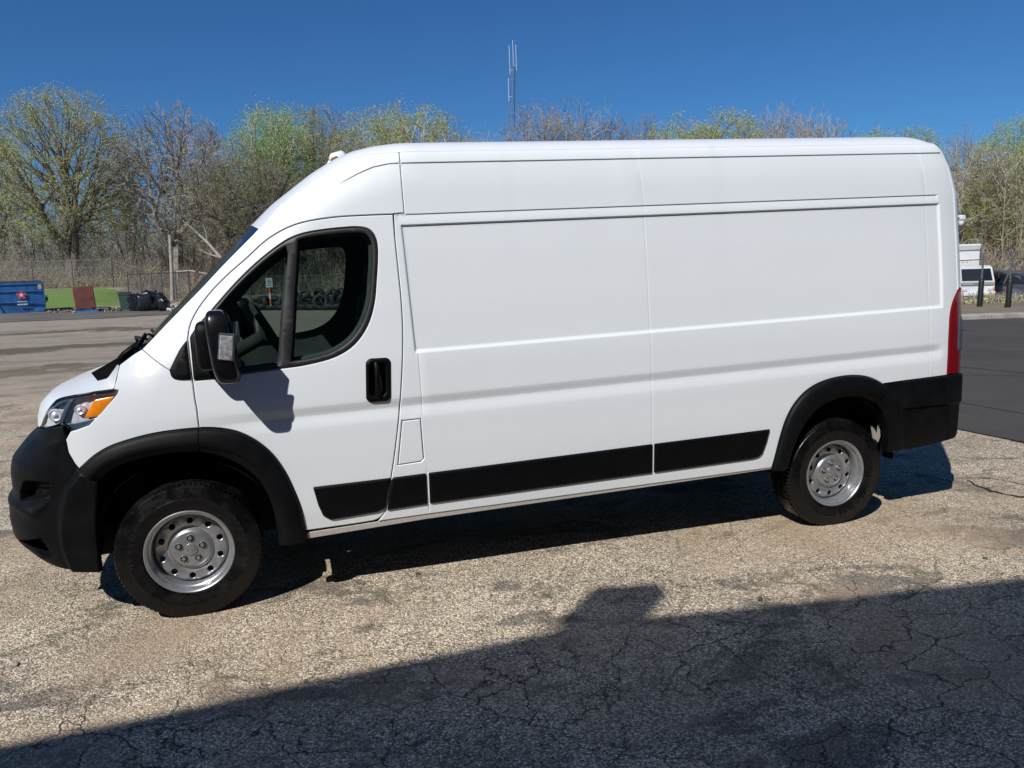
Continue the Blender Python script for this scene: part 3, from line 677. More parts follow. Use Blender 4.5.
# small bars in the side intake
ib = MB()
for zz in (.725, .747, .770):
    s_ = np.linspace(-.72, -.645, 6); ib.tube(list(map(tuple, surf(s_, 0*s_+zz, -.018))), .0035, 6)
vp('intake_bar', ib.V, ib.F, 'trim', both=True, smooth=40)
rb_in = [(4.3, .829), (4.36, .75), (4.407, .625), (4.428, .469)]
rbo = np.vstack([[(4.386, .925)], rb_in, [(4.645, .469), (4.90, .492), (5.0, .505), (5.2, .51), (S1-.001, .51), (S1-.001, .962), (5.2, .962), (5.05, .962), (4.910, .964), (4.55, .950), (4.392, .944)]])
def rb_xf(s, z):
    cr = np.interp(z, [.46, .684, .826, .922], [4.553, 4.525, 4.482, 4.38]); e = .016*sst(.010, -.012, s-cr)
    e = e-.006*np.exp(-((z-.758)/.006)**2)*sst(4.51, 4.54, s)*sst(4.94, 4.91, s)-.005*np.exp(-((s-4.925)/.006)**2)+.010*sst(.755, .77, z)*sst(4.5, 4.56, s)
    return e-.012*sst(.56, .47, z)
gx, gz_ = np.meshgrid(np.arange(4.29, 6.05, .012), np.arange(.47, .96, .012)); RG = np.stack([gx.ravel(), gz_.ravel()], 1)
V, F = panel(rbo, gap=.001, round_=.008, flange=.06, feat=False, xf=rb_xf, off=.012, pts=RG)
mb = two([(V, F)]); vp('rear_bumper', mb.V, mb.F, 'plastic', smooth=45)
# --- tail lamps
tl_o = np.vstack([tail_edge[::-1], [(5.08, 1.570), (5.130, 1.560), (5.130, .970)]])
tl = vp('tail_lamp', *panel(tl_o, gap=.0015, round_=.008, flange=.03, feat=False, off=.004, drop=.006), 'red', both=True)
vp('clear_lens', *panel(rounded([(4.996, 1.13), (5.09, 1.13), (5.09, 1.35), (5.012, 1.37), (5.0, 1.29)], .012), gap=0, round_=.006, flange=.01, feat=False, off=.0085, drop=.004), 'bezel_m', both=True, parent=tl)
# --- headlamps
HL = [(-.888, 1.056), (-.84, 1.105), (-.775, 1.155), (-.707, 1.191), (-.620, 1.212), (-.527, 1.226), (-.413, 1.238), (-.329, 1.245), (-.290, 1.239), (-.291, 1.224), (-.370, 1.137), (-.442, 1.077), (-.546, 1.050), (-.590, 1.082), (-.74, 1.066)]
HLf = crom(HL+[HL[0]], 4)[:-1]
gx, gz_ = np.meshgrid(np.arange(-.90, -.27, .012), np.arange(1.04, 1.25, .012)); HG = np.stack([gx.ravel(), gz_.ravel()], 1)
hl_ = vp('headlamp', *panel(HLf, gap=.003, round_=.004, flange=.01, feat=False, off=-.050, drop=0, pts=HG, xf=lambda s, z: .028*sst(-.62, -.90, s)+.006*np.abs(np.sin(s*55))), 'chrome', both=True, smooth=60)
vp('lens', *panel(HLf, gap=.002, round_=.008, flange=.03, feat=False, off=.004, drop=.006, pts=HG), 'clear', both=True, parent=hl_, smooth=60)
AMB = rounded([(-.414, 1.198), (-.308, 1.212), (-.330, 1.180), (-.392, 1.116), (-.474, 1.108)], .006)
vp('turn_signal', *panel(AMB, gap=0, round_=.005, flange=.03, feat=False, off=-.010, drop=.003), 'amber', both=True, parent=hl_, smooth=50)
BZ = [[(-.52, 1.088), (-.46, 1.096), (-.40, 1.108), (-.385, 1.106), (-.442, 1.082), (-.54, 1.056), (-.585, 1.085)], [(-.80, 1.130), (-.705, 1.184), (-.62, 1.205), (-.527, 1.221), (-.413, 1.233), (-.31, 1.240), (-.312, 1.228), (-.42, 1.216), (-.53, 1.206), (-.69, 1.168), (-.79, 1.115)], [(-.575, 1.202), (-.545, 1.206), (-.600, 1.092), (-.635, 1.086)]]
bz = MB()
for q in BZ: bz.add(*panel(np.array(q), gap=0, round_=.003, flange=.02, feat=False, off=-.018, drop=.002))
vp('bezel', bz.V, bz.F, 'bezel_m', both=True, parent=hl_, smooth=50)
for s_, z_, r_ in ((-.700, 1.125, .034), (-.510, 1.150, .026)):
    c = surf(s_, z_, -.040); pr = MB().lathe([(r_, 0), (r_*.97, -.014), (r_*.8, -.022), (r_*.55, -.018), (r_*.25, -.026), (.0005, -.028)], tuple(c), 'y', 20); vp('projector', pr.V, pr.F, 'chrome', both=True, parent=hl_, smooth=50)
# --- hood
hl_top = [(-.950, 1.054), (-.893, 1.062), (-.845, 1.110), (-.778, 1.160), (-.709, 1.196), (-.620, 1.218), (-.527, 1.231), (-.413, 1.243), (-.329, 1.249), (-.311, 1.252), (-.300, 1.30), (-.290, 1.360)]
hc = crom(hl_top, 4); Lh = surf(hc[:, 0], hc[:, 1], -.001)
CH = np.array([(-.800, 1.058), (-.808, 1.10), (-.795, 1.143), (-.735, 1.196), (-.656, 1.230), (-.564, 1.262), (-.46, 1.298), (-.36, 1.335)])
l = np.r_[0, np.cumsum(np.linalg.norm(np.diff(CH, axis=0), axis=1))]; ll = np.r_[0, np.cumsum(np.linalg.norm(np.diff(hc, axis=0), axis=1))]; tt = ll/ll[-1]*l[-1]
Ch = np.stack([np.interp(tt, l, CH[:, 0]), np.interp(tt, l, CH[:, 1]), 2.2+0*tt], 1)
nose = (np.array([surf(s, 1.066, .0) for s in np.linspace(-.764, S0, 29)]))
V, F = cap(Lh, Ch, 24)
vp('hood', V, F, 'white', 60)
# --- cowl, wipers
cowlL = np.array([surf(-.290, 1.360), surf(-.25, 1.385), surf(-.21, 1.410), surf(-.168, 1.432)]); cowlL[:, 2] -= .004; cowlL[:, 1] += .004
V, F = cap(cowlL, np.array([(-.36, 1.330, 2.2), (-.335, 1.345, 2.2), (-.31, 1.365, 2.2), (-.27, 1.392, 2.2)]), 16)
cw = MB().add(V, F)
for y0 in (-.72, -.60, -.48): cw.box((-.235-(.85+y0)*.12, y0, 1.408), (.10, .07, .022), Matrix.Rotation(R(-35), 3, 'Y'), bev=.006)
cw.add([(x+dx, y, z+dz) for y in (-.74, .74) for x, z in ((-.43, 1.312), (-.27, 1.398), (-.23, 1.43)) for dx, dz in ((0, 0), (.03, -.05))], [(0, 2, 8, 6), (2, 4, 10, 8), (1, 7, 9, 3), (3, 9, 11, 5), (0, 1, 3, 2), (2, 3, 5, 4), (6, 8, 9, 7), (8, 10, 11, 9), (0, 6, 7, 1), (4, 5, 11, 10)])
vp('cowl', cw.V, cw.F, 'trim', 45)
wp = MB()
for (ax, ay), (bx, by) in (((-.30, -.10), (-.135, -.80)), ((-.30, .62), (-.20, -.04))):
    def onws(x, y):
        a = abs(y)/.85; return 1.405+.02*a
    pA = Vector((ax, ay, 1.40)); pB = Vector((bx, by, onws(bx, by)+.055)); mid = (pA+pB)/2+Vector((-.03, 0, .03))
    wp.tube([pA, mid, pB], [.012, .010, .007], 6)
    wp.tube([pB+Vector((.02, -.06, .03)), pB+Vector((0, .3, -.012)), pB+Vector((-.05, .55, -.02))], .007, 5)
wp.tube([(-.20, -.74, 1.425), (-.165, -.80, 1.47), (-.13, -.835, 1.51), (-.14, -.80, 1.50), (-.19, -.70, 1.44)], .010, 6)
vp('wiper', wp.V, wp.F, 'trim', 45)
# --- windscreen
wl = EL[:np.searchsorted(EL[:, 0], .467)+1]; Lw = surf(wl[:, 0], wl[:, 1]); Lw[:, 1] += .006; Lw[:, 0] += .003
tt = np.r_[0, np.cumsum(np.linalg.norm(np.diff(Lw, axis=0), axis=1))]; tt /= tt[-1]
Cw = np.stack([np.interp(tt, [0, .5, 1], [-.27, .075, .40]), np.interp(tt, [0, .5, 1], [1.392, 1.755, 2.085]), 2.3+0*tt], 1)
V, F = cap(Lw, Cw, 16); m = 33; mi = [0]*len(F); nr = len(Lw)
for k in range(len(F)):
    i, j = divmod(k, m-1)
    if j < 3 or j > m-5 or i == 0 or i >= nr-3: mi[k] = 1
mesh_o = mesh('windscreen', V, F, [M['wglass'], M['gloss']], VAN, 60, mi); mesh_o.matrix_parent_inverse = Matrix.Translation((-1.8, 0, 0))
# --- roof lamps and aerial
for y_ in (-.30, 0, .30):
    b_ = MB(); Rt = Matrix.Rotation(R(-16), 3, 'Y'); b_.box((.945, y_, 2.482), (.10, .08, .07), Rt, bev=.018)
    vp('clearance_lamp', b_.V, b_.F, 'white', 50); 
b_ = MB().box((.925, -.335, 2.470), (.05, .03, .03), Matrix.Rotation(R(-20), 3, 'Y'), bev=.01); vp('clearance_lens', b_.V, b_.F, 'brown', 50)
b_ = MB().tube([(.555, 0, 2.225), (.585, 0, 2.265)], [.022, .010], 8).tube([(.58, 0, 2.26), (.665, 0, 2.43)], [.006, .0035], 6); vp('aerial', b_.V, b_.F, 'trim', 50)
# --- side windows: frame, glass
gq = crom([(.205, 1.590), (.30, 1.700), (.442, 1.828), (.555, 1.912), (.600, 1.938)], 5); gm = WIN
QG = np.vstack([gq, [(.606, 1.90), (.560, 1.62), (.522, 1.322), (.40, 1.312), (.215, 1.302)]])
gmain = crom([(.665, 1.972), (.72, 1.985), (.80, 1.994), (.891, 2.001), (.975, 2.004), (1.020, 1.995), (1.042, 1.965), (1.050, 1.925), (1.048, 1.860), (1.034, 1.750), (1.014, 1.63), (.972, 1.522), (.905, 1.434), (.81, 1.375), (.70, 1.347), (.582, 1.334)], 4)
MG = np.vstack([gmain, [(.60, 1.45), (.632, 1.72)]])
M['frame'] = simple('window_rubber', (.016, .016, .017), .5, 0, .2, 20)
fo = np.vstack([[(.125, 1.532)], WIN, [(.130, 1.272)]])
vp('window_frame', *panel(fo, [QG, MG], gap=.0005, round_=.005, flange=.03, feat=False, off=.003, drop=.004), 'frame', both=True, parent=doors, smooth=50)
for G_ in (QG, MG): vp('window_glass', *panel(offset(clean(dens(G_ if area(G_) > 0 else G_[::-1], .05)), -.006), gap=0, round_=.003, flange=.003, feat=False, off=-.010, drop=0), 'glass', both=True, parent=doors, smooth=60)
SAILD = [(.0985, 1.272), (.1, 1.272), (.24, 1.272), (.24, 1.60), (.20, 1.60), (.149, 1.554), (.088, 1.490)]
vp('mirror_base', *panel(rounded([(.092, 1.272), (.215, 1.270), (.222, 1.618), (.149, 1.552), (.083, 1.488)], .006), gap=0, round_=.006, flange=.02, feat=False, off=.010, drop=.006), 'plastic', both=True, parent=doors, smooth=50)
vp('pillar_trim', *panel(np.vstack([crom([(-.027, 1.326), (.002, 1.385), (.031, 1.434), (.066, 1.474)], 4), [(.074, 1.36), (.081, 1.274)], crom([(.066, 1.272), (.016, 1.275), (-.014, 1.288), (-.027, 1.326)], 4)[:-1]]), gap=.001, round_=.006, flange=.02, feat=False, off=.010, drop=.006), 'plastic', both=True, smooth=50)
# --- door handle
hb = rrect(1.036, 1.206, .136, .240, .032, .05); hi = rrect(1.034, 1.210, .084, .176, .022, .05)
han = vp('door_handle', *panel(hb, [hi], gap=0, round_=.007, flange=.03, feat=False, off=.010, drop=.007, step=.015), 'trim', both=True, parent=doors, smooth=50)
V, F = panel(hi, gap=-.002, round_=.002, flange=.002, feat=False, off=-.028, drop=0); vp('handle_recess', V, F, 'dark', both=True, parent=han, smooth=50)
gp = MB(); c0 = surf(1.030, 1.206)
gp.tube([(c0[0]-.002, c0[1]-.004, 1.300), (c0[0]-.001, c0[1]-.018, 1.27), (c0[0], c0[1]-.022, 1.21), (c0[0], c0[1]-.018, 1.155), (c0[0], c0[1]-.006, 1.128)], [.014, .016, .015, .017, .021], 10)
gp.lathe([(.015, .004), (.015, -.006), (.012, -.009), (.0005, -.010)], (c0[0]+.002, c0[1]-.012, 1.115), 'y', 14)
vp('grip', gp.V, gp.F, 'trim', both=True, parent=han, smooth=50)
# --- door mirrors
def superbox(c, d, e=.35, n=24, m=16, twist=None, taper=None):
    V = []; F = []
    sg = lambda v, p: np.sign(v)*abs(v)**p
    for i in range(m+1):
        a = -math.pi/2+math.pi*i/m
        for j in range(n):
            b = 2*math.pi*j/n; p = Vector((sg(math.cos(a), e)*sg(math.cos(b), e)*d[0]/2, sg(math.cos(a), e)*sg(math.sin(b), e)*d[1]/2, sg(math.sin(a), e)*d[2]/2))
            if taper: p = taper(p)
            V.append((p.x+c[0], p.y+c[1], p.z+c[2]))
    for i in range(m):
        for j in range(n): F.append((i*n+j, i*n+(j+1) % n, (i+1)*n+(j+1) % n, (i+1)*n+j))
    return V, F
def mtap(p):
    t = (p.z+.18)/.36          # 0 bottom .. 1 top
    p.x = p.x*(1-.10*(t-.5))-.034*(t-.35)
    if t > .62: p.y = p.y+ (t-.62)*.05*(1 if p.y < 0 else 0); 
    p.x += .028*max(0, .25-t)
    return p
mir = vp('door_mirror', *superbox((.270, -1.165, 1.447), (.124, .205, .366), .46, 32, 24, None, mtap), 'gloss', both=True, parent=doors, smooth=60)
arm = MB()
arm.add(*superbox((.186, -1.08, 1.45), (.105, .17, .25), .5, 20, 14))
vp('mirror_arm', arm.V, arm.F, 'plastic', both=True, parent=mir, smooth=60)
lw = MB(); lw.box((.291, -1.2645, 1.452), (.078, .016, .135), Matrix.Rotation(R(8), 3, 'Y'), bev=.007)
sgl = vp('mirror_signal', lw.V, lw.F, 'lens_in', both=True, parent=mir, smooth=30)
lw = MB(); lw.box((.290, -1.2725, 1.449), (.062, .010, .118), Matrix.Rotation(R(8), 3, 'Y'), bev=.004)
M['sgl'] = simple('smoked_signal_lens', (.50, .49, .50), .15, .5, .6, 45)
vp('mirror_signal_lens', lw.V, lw.F, 'sgl', both=True, parent=mir, smooth=30)
lw = MB(); lw.box((.322, -1.165, 1.452), (.012, .150, .24), Matrix.Rotation(R(7), 3, 'Y'), bev=.004); vp('mirror_glass', lw.V, lw.F, 'cglass', both=True, parent=mir, smooth=30)
# --- cab interior
inn = MB()
li_out = np.vstack([EL[2:], [(1.24, 2.40), (1.24, .45), (.62, .45), (.60, .80), (.40, 1.0), (.0, 1.05), (-.10, 1.30)]])
inn.add(*panel(li_out, [offset(clean(dens(QG if area(QG) > 0 else QG[::-1], .05)), .018), offset(clean(dens(MG if area(MG) > 0 else MG[::-1], .05)), .024)], gap=.01, round_=.01, flange=.03, feat=False, off=-.055, drop=.01))
V, F = inn.V, inn.F; v2, f2 = mirror(V, F); inn.add(v2, f2)
Lc = Lr[:24].copy(); Lc[:, 1] *= .95; Lc[:, 2] -= .05; Cc = Ct[:24].copy(); Cc[:, 1] -= .05
inn.add(*cap(Lc, Cc, 10))
inn.box((1.30, 0, 1.38), (.03, 1.70, 1.86))
inn.box((.90, 0, .60), (.78, 1.72, .04))
vp('cab_lining', inn.V, inn.F, 'interior', 50)
ds = MB(); ds.box((-.02, 0, 1.20), (.46, 1.66, .30), Matrix.Rotation(R(8), 3, 'Y'), bev=.06); ds.box((.16, -.42, 1.33), (.24, .40, .10), Matrix.Rotation(R(14), 3, 'Y'), bev=.03); ds.box((.16, 0, .98), (.26, .34, .60), None, bev=.05)
ds.box((-.06, .55, 1.33), (.30, .6, .05), None, bev=.02)
vp('dashboard', ds.V, ds.F, 'seat', 50)
st = MB(); cs = Vector((.475, -.42, 1.455)); ax_ = Vector((.88, 0, .47)).normalized(); u1 = Vector((0, 1, 0)); u2 = ax_.cross(u1)
st.tube([cs+(u1*math.cos(2*math.pi*k/36)+u2*math.sin(2*math.pi*k/36))*.19 for k in range(37)], .0165, 10, cap=False)
for a in (0, 180, 270): st.tube([cs-ax_*.03, cs+(u1*math.cos(R(a))+u2*math.sin(R(a)))*.185], .014, 6)
st.lathe([(.001, .02), (.07, .01), (.075, -.03), (.04, -.05), (.04, -.28)], (0, 0, 0), 'z', 16)
n0 = len(st.V)-16*5; q = ax_.to_track_quat('Z', 'Y').to_matrix()
for i in range(n0, len(st.V)): st.V[i] = tuple(q @ Vector(st.V[i])+cs)
vp('steering_wheel', st.V, st.F, 'seat', 50)
for y_ in (-.50, .12, .55):
    s_ = MB(); wd = .50 if y_ < 0 else .44
    s_.box((.84, y_, .98), (.50, wd, .16), Matrix.Rotation(R(-6), 3, 'Y'), bev=.05); s_.box((1.12, y_, 1.33), (.14, wd, .66), Matrix.Rotation(R(10), 3, 'Y'), bev=.06); s_.box((1.19, y_, 1.76), (.09, .26, .19), Matrix.Rotation(R(8), 3, 'Y'), bev=.035); s_.box((.86, y_, .76), (.36, .36, .34), None, bev=.02)
    vp('seat', s_.V, s_.F, 'seat', 50)
# --- underbody, wheel housings
ub = MB(); ub.box((2.32, 0, .475), (2.62, 1.86, .05)); ub.box((4.72, 0, .62), (.56, 1.80, .06)); ub.box((4.0, 0, .99), (1.3, 1.86, .03)); ub.box((.04, 0, .99), (1.16, 1.76, .03))
for y_ in (-.50, .50): ub.box((2.4, y_, .40), (4.6, .07, .10))
ub.box((-.55, 0, .42), (.35, 1.4, .10)); ub.box((0, 0, .50), (.9, 1.0, .40)); ub.box((4.02, 0, .80), (1.0, 1.02, .4)); ub.tube([(4.035, -.75, .33), (4.035, .75, .33)], .06, 12); ub.tube([(0, -.75, .33), (0, .75, .33)], .045, 12)
ub.box((-.50, .80, .50), (.06, .34, .30)); ub.box((-.50, -.80, .50), (.06, .34, .30)); ub.box((.57, .80, .40), (.07, .34, .24)); ub.box((.57, -.80, .40), (.07, .34, .24)); ub.box((-.62, 0, .34), (.34, 1.22, .13)); ub.box((2.3, .3, .34), (1.1, .5, .2)); ub.tube([(.8, .2, .33), (3.2, .2, .34), (4.9, .6, .38)], .04, 8)  # front wheel-well boxes and nose box are added to block stray sunlight below
for x_, z_ in ((0, .40), (4.035, .44)):
    for sd in (-1, 1):
        n = 24; Vv = []; Ff = []
        for k in range(n+1):
            a = R(-2)+R(184)*k/n
            for yy in (.985, .62): Vv.append((x_+.475*math.cos(a), sd*yy, z_+.475*math.sin(a)-.02))
        for k in range(n): Ff.append((2*k, 2*k+1, 2*k+3, 2*k+2))
        ub.add(Vv, Ff); ub.box((x_, sd*.61, .66), (.96, .02, .7))
vp('underbody', ub.V, ub.F, 'dark', 40)
b_ = MB(); b_.add([(4.375, -.93, .64), (4.395, -.93, .55), (4.43, -.93, .52), (4.445, -.93, .56), (4.438, -.93, .67), (4.425, -.93, .57), (4.375, -.915, .64), (4.395, -.915, .55), (4.43, -.915, .52), (4.445, -.915, .56), (4.438, -.915, .67), (4.425, -.915, .57)], [(0, 1, 5), (1, 2, 3, 5), (3, 4, 5), (11, 7, 6), (11, 9, 8, 7), (11, 10, 9)]); vp('mud_flap_bracket', b_.V, b_.F, 'concrete', 40)
# --- wheels
def tyre_mesh():
    half = [(.205, .080), (.214, .094), (.2255, .1005), (.233, .1030), (.2345, .1075), (.255, .1125), (.285, .1150), (.290, .1165), (.293, .1150), (.315, .1125), (.335, .1070), (.345, .1020), (.3475, .0990), (.3575, .0900), (.3635, .0780), (.3650, .0660), (.3585, .0645), (.3585, .0590), (.3660, .0575), (.3665, .0260), (.3590, .0245), (.3590, .0190), (.3665, .0175), (.3668, 0)]
    prof = [(r, -w_) for r, w_ in half]+[(r, w_) for r, w_ in half[-2::-1]]
    n = 176; V = []; F = []; m = len(prof)
    for a in range(n):
        t = 2*math.pi*a/n
        for k, (r, h) in enumerate(prof):
            if r > .34: r += .006; h *= 1.12 if r > .355 else 1.03
            if a % 2 and r > .362 and abs(h) > .066: r -= .0055
            if a % 8 == 3 and r > .3715: r -= .004
            V.append((r*math.cos(t), h, max(r*math.sin(t), -.3565)))
    for a in range(n):
        b = (a+1) % n
        for k in range(m-1): F.append((a*m+k, b*m+k, b*m+k+1, a*m+k+1))
    return V, F
TYS = 1.0
def rimprof(r): return np.interp(r, [0, .029, .031, .060, .092, .100, .108, .116, .124, .140, .156, .172, .184, .192, .198], [.060, .060, .0555, .0545, .0535, .047, .036, .030, .0335, .040, .0405, .036, .022, .006, -.004])
def rim_mesh():
    mb = MB()
    # outer flange, well
    mb.lathe([(.2035, -.075), (.190, -.04), (.188, .02), (.196, .062), (.2035, .066), (.2075, .078), (.2085, .090), (.2135, .094), (.2205, .0965), (.2235, .1005), (.222, .1045), (.2175, .1065), (.2130, .104), (.2100, .0995), (.2045, .0975), (.2020, .088), (.2000, .074), (.1925, .069), (.1890, .055), (.1885, -.02)][::-1], (0, 0, 0), 'y', 72)
    mb.V = [(x, -y, z) for x, y, z in mb.V]
    hol = []
    for k in range(10):
        a = R(90+36*k); c = np.array([.151*math.cos(a), .151*math.sin(a)]); hol.append(np.array([c+.0165*np.array([math.cos(2*math.pi*j/16), math.sin(2*math.pi*j/16)]) for j in range(16)]))
    circ = np.array([(.1965*math.cos(2*math.pi*j/72), .1965*math.sin(2*math.pi*j/72)) for j in range(72)])
    pts = [(0, 0)]+[(r*math.cos(2*math.pi*(j+.5*(i % 2))/60), r*math.sin(2*math.pi*(j+.5*(i % 2))/60)) for i, r in enumerate((.029, .031, .045, .060, .075, .090, .095, .100, .104, .108, .112, .116, .120, .124, .130, .172, .178, .184, .188, .192)) for j in range(60)]
    pts += [((.151+dr)*math.cos(R(18+36*k+da)), (.151+dr)*math.sin(R(18+36*k+da))) for k in range(10) for dr in (-.012, 0, .012) for da in (-5, 0, 5)]
    ov, of, rings = panel2d(circ, hol, gap=0, round_=.002, step=.02, pts=np.array(pts))
    rr = np.hypot(ov[:, 0], ov[:, 1]); V = np.stack([ov[:, 0], -rimprof(rr), ov[:, 1]], 1); mb.add(V, [tuple(f) for f in of])
    for A, B in rings[1:]:
        m = len(A); ra = np.hypot(*A.T); rb = np.hypot(*B.T)
        V = np.vstack([np.stack([B[:, 0], -rimprof(rb), B[:, 1]], 1), np.stack([A[:, 0], -rimprof(ra)+.002, A[:, 1]], 1), np.stack([A[:, 0], -rimprof(ra)+.014, A[:, 1]], 1)])
        mb.add(V, [(q0+i, q0+(i+1) % m, q0+m+(i+1) % m, q0+m+i) for q0 in (0, m) for i in range(m)])
    return mb
TV, TF = tyre_mesh(); RM = rim_mesh(); RM.V = [(x*1.015, y, z*1.015) for x, y, z in RM.V]
tyre_me = mesh('tyre', TV, TF, 'tyre', None, 30); rim_me = RM.build('wheel', 'steel', None, 28)
nut = MB().lathe([(.018, .0), (.0185, -.004), (.0172, -.006), (.0158, -.001), (.0158, .004)], (0, 0, 0), 'y', 20, 0).lathe([(.0158, -.0012), (.011, -.0012)], (0, 0, 0), 'y', 20, 1).lathe([(.0112, .002), (.0112, -.009), (.0085, -.013), (.0005, -.0135)], (0, 0, 0), 'y', 6, 0)
nut_me = nut.build('lug_nut', ['steel', 'dark'], None, 40)
# centre boss with a raised horned-head badge
bd = MB(); bd.lathe([(.030, .0), (.030, -.003), (.026, -.0045), (.0005, -.0045)], (0, 0, 0), 'y', 30)
head = [(-.0045, -.017), (.0045, -.017), (.0075, -.004), (.011, .002), (.0155, -.002), (.0140, -.009), (.0180, -.007), (.0200, .001), (.0170, .010), (.0100, .0135), (.004, .0150), (-.004, .0150), (-.0100, .0135), (-.0170, .010), (-.0200, .001), (-.0180, -.007), (-.0140, -.009), (-.0155, -.002), (-.011, .002), (-.0075, -.004)]
bd.prism(head, -.008, -.004); badge_me = bd.build('hub_badge', 'steel', None, 30)
def lettering(txt, r, a0, step, size):
    cu = bpy.data.curves.new('tmp', 'FONT'); cu.size = size; cu.extrude = .0008; cu.align_x = 'CENTER'; mbx = MB()
    for i, ch in enumerate(txt):
        if ch == ' ': continue
        cu.body = ch; o = bpy.data.objects.new('tmp', cu); COL.objects.link(o); dg = bpy.context.evaluated_depsgraph_get(); dg.update(); me = o.evaluated_get(dg).to_mesh()
        a = R(a0-step*i); ca, sa = math.cos(a-math.pi/2), math.sin(a-math.pi/2)
        vs = [(v.co.x*1.25*ca-v.co.y*sa+r*math.cos(a), -v.co.z, v.co.x*1.25*sa+v.co.y*ca+r*math.sin(a)) for v in me.vertices]
        mbx.add(vs, [tuple(p.vertices) for p in me.polygons]); o.evaluated_get(dg).to_mesh_clear(); bpy.data.objects.remove(o)
    bpy.data.curves.remove(cu); return mbx
let = lettering('NEXEN', .318-.045, 190, 8.0, .034); l2 = lettering('ROADIAN CT8', .272, 62, 8.2, .034); let = MB().add(l2.V, l2.F).add(let.V, let.F)
let_me = let.build('tyre_lettering', 'wet_rubber', None, None)
protos = (tyre_me, rim_me, nut_me, badge_me, let_me)
for x_, sd in ((0, -1), (4.035, -1), (0, 1), (4.035, 1)):
    Wm = rim_me.copy(); COL.objects.link(Wm); Wm.name = 'wheel'; Wm.parent = VAN; Wm.location = (x_-1.8, sd*.893, .3575); Wm.rotation_euler = (0, R(-3 if x_ else 2), 0 if sd < 0 else math.pi)
    def sub(me, name, loc=(0, 0, 0), rot=(0, 0, 0)):
        o = me.copy(); COL.objects.link(o); o.name = name; o.parent = Wm; o.location = loc; o.rotation_euler = rot; return o
    sub(tyre_me, 'tyre', rot=(0, -Wm.rotation_euler.y, 0)); sub(badge_me, 'hub_badge', (0, -.0598, 0)); sub(let_me, 'tyre_lettering', (0, -.1162, 0), (0, R(0 if x_ == 0 else 70), 0))
    for k in range(5): a = R(90+72*k); sub(nut_me, 'lug_nut', (.062*math.cos(a), -.056, .062*math.sin(a)))
for o in protos: bpy.data.objects.remove(o)
# ================================================================== THE SETTING
def grid_sheet(name, xs, ys, mat, dz=0.0, zfun=terrain, keep=None, **k):
    X, Y = np.meshgrid(xs, ys); Z = zfun(X, Y)+dz; V = np.stack([X, Y, Z], -1).reshape(-1, 3); nx = len(xs); F = []
    for j in range(len(ys)-1):
        for i in range(nx-1):
            if keep is None or keep((xs[i]+xs[i+1])/2, (ys[j]+ys[j+1])/2): F.append((j*nx+i, j*nx+i+1, (j+1)*nx+i+1, (j+1)*nx+i))
    return mesh(name, V, F, mat, None, 180, **k)
def relief(X, Y):      # gentle unevenness of the worn surface, none under the tyres
    a = .004*np.sin(X*1.7+.6*Y)*np.sin(Y*2.1-.4*X)+.003*np.sin(X*4.3+1.1)*np.sin(Y*3.7)
    m = np.clip((np.hypot(X, Y+.9)-.45)/.5, 0, 1)*np.clip((np.hypot(X-4.03, Y+.9)-.45)/.5, 0, 1)
    return terrain(X, Y)+a*m*(np.abs(X) < 25)
xs = np.unique(np.round(np.concatenate([np.linspace(-700, -30, 24), np.arange(-30, -6, 1.0), np.arange(-6, 10, .2), np.arange(10, 40, 1.0), np.linspace(40, 700, 24)]), 3))
ys = np.unique(np.round(np.concatenate([np.linspace(-300, -10, 12), np.arange(-10, 8, .2), np.arange(8, 75, 1.0), np.linspace(75, 900, 24)]), 3))
grid_sheet('ground', xs, ys, 'ground', zfun=relief, kind='structure')
def sheet(name, poly, mat, dz, zf=relief, step=1.0, **k):
    P = clean(dens(np.array(poly, float), step)); 
    if area(P) < 0: P = P[::-1]
    gx, gy = np.meshgrid(np.arange(P[:, 0].min(), P[:, 0].max(), step), np.arange(P[:, 1].min(), P[:, 1].max(), step)); G = np.stack([gx.ravel(), gy.ravel()], 1)
    ov, of, _ = panel2d(P, gap=0, round_=.001, step=step, pts=G)
    V = np.column_stack([ov, zf(ov[:, 0], ov[:, 1])+dz]); return mesh(name, V, [tuple(f) for f in of], mat, None, 180, kind='structure', **k)
rng = random.Random(5)
def wobbly(pts, amp, step, seed):
    r = random.Random(seed); P = dens(np.array(pts, float), step); return [(x+r.uniform(-amp, amp), y+r.uniform(-amp, amp)) for x, y in P]
right_edge = [(7.15+rng.uniform(-.03, .03), y) for y in np.arange(-8, 14.4, .35)]
sheet('road', right_edge+[(7.3, kerb(7.3)), (60, kerb(60)), (60, -8)], 'asphalt', .012, step=1.5)
sheet('lane', wobbly([(-60, 33.5), (-8, 34.5), (4, 36), (20, 38), (20, 43.5), (-8, 44), (-60, 44)], .35, 2.0, 3), 'lane', .02, step=2)
sheet('verge', wobbly([(-60, 44.5), (-8, 44.6), (20, 43.4), (25, 40), (60, 34), (90, 60), (20, 66), (-60, 62)], .5, 2.0, 8), 'floor', .025, terrain, step=1.5)
sheet('verge_right', [(8, kerb(8)+.55), (62, kerb(62)+.55), (75, 40), (25, 40), (14, 22)], 'floor', .03, terrain, step=1.5)
kb = MB(); kpts = [(x, kerb(x)) for x in np.arange(7.3, 60, 2.0)]
for a, b in zip(kpts[:-1], kpts[1:]):
    d = Vector((b[0]-a[0], b[1]-a[1], 0)); L = d.length; ang = math.atan2(d.y, d.x); kb.box(((a[0]+b[0])/2, (a[1]+b[1])/2+.28, .055), (L-.012, .55, .15), Matrix.Rotation(ang, 3, 'Z'), bev=.015)
kb.build('kerb', 'concrete', None, 30, kind='structure')
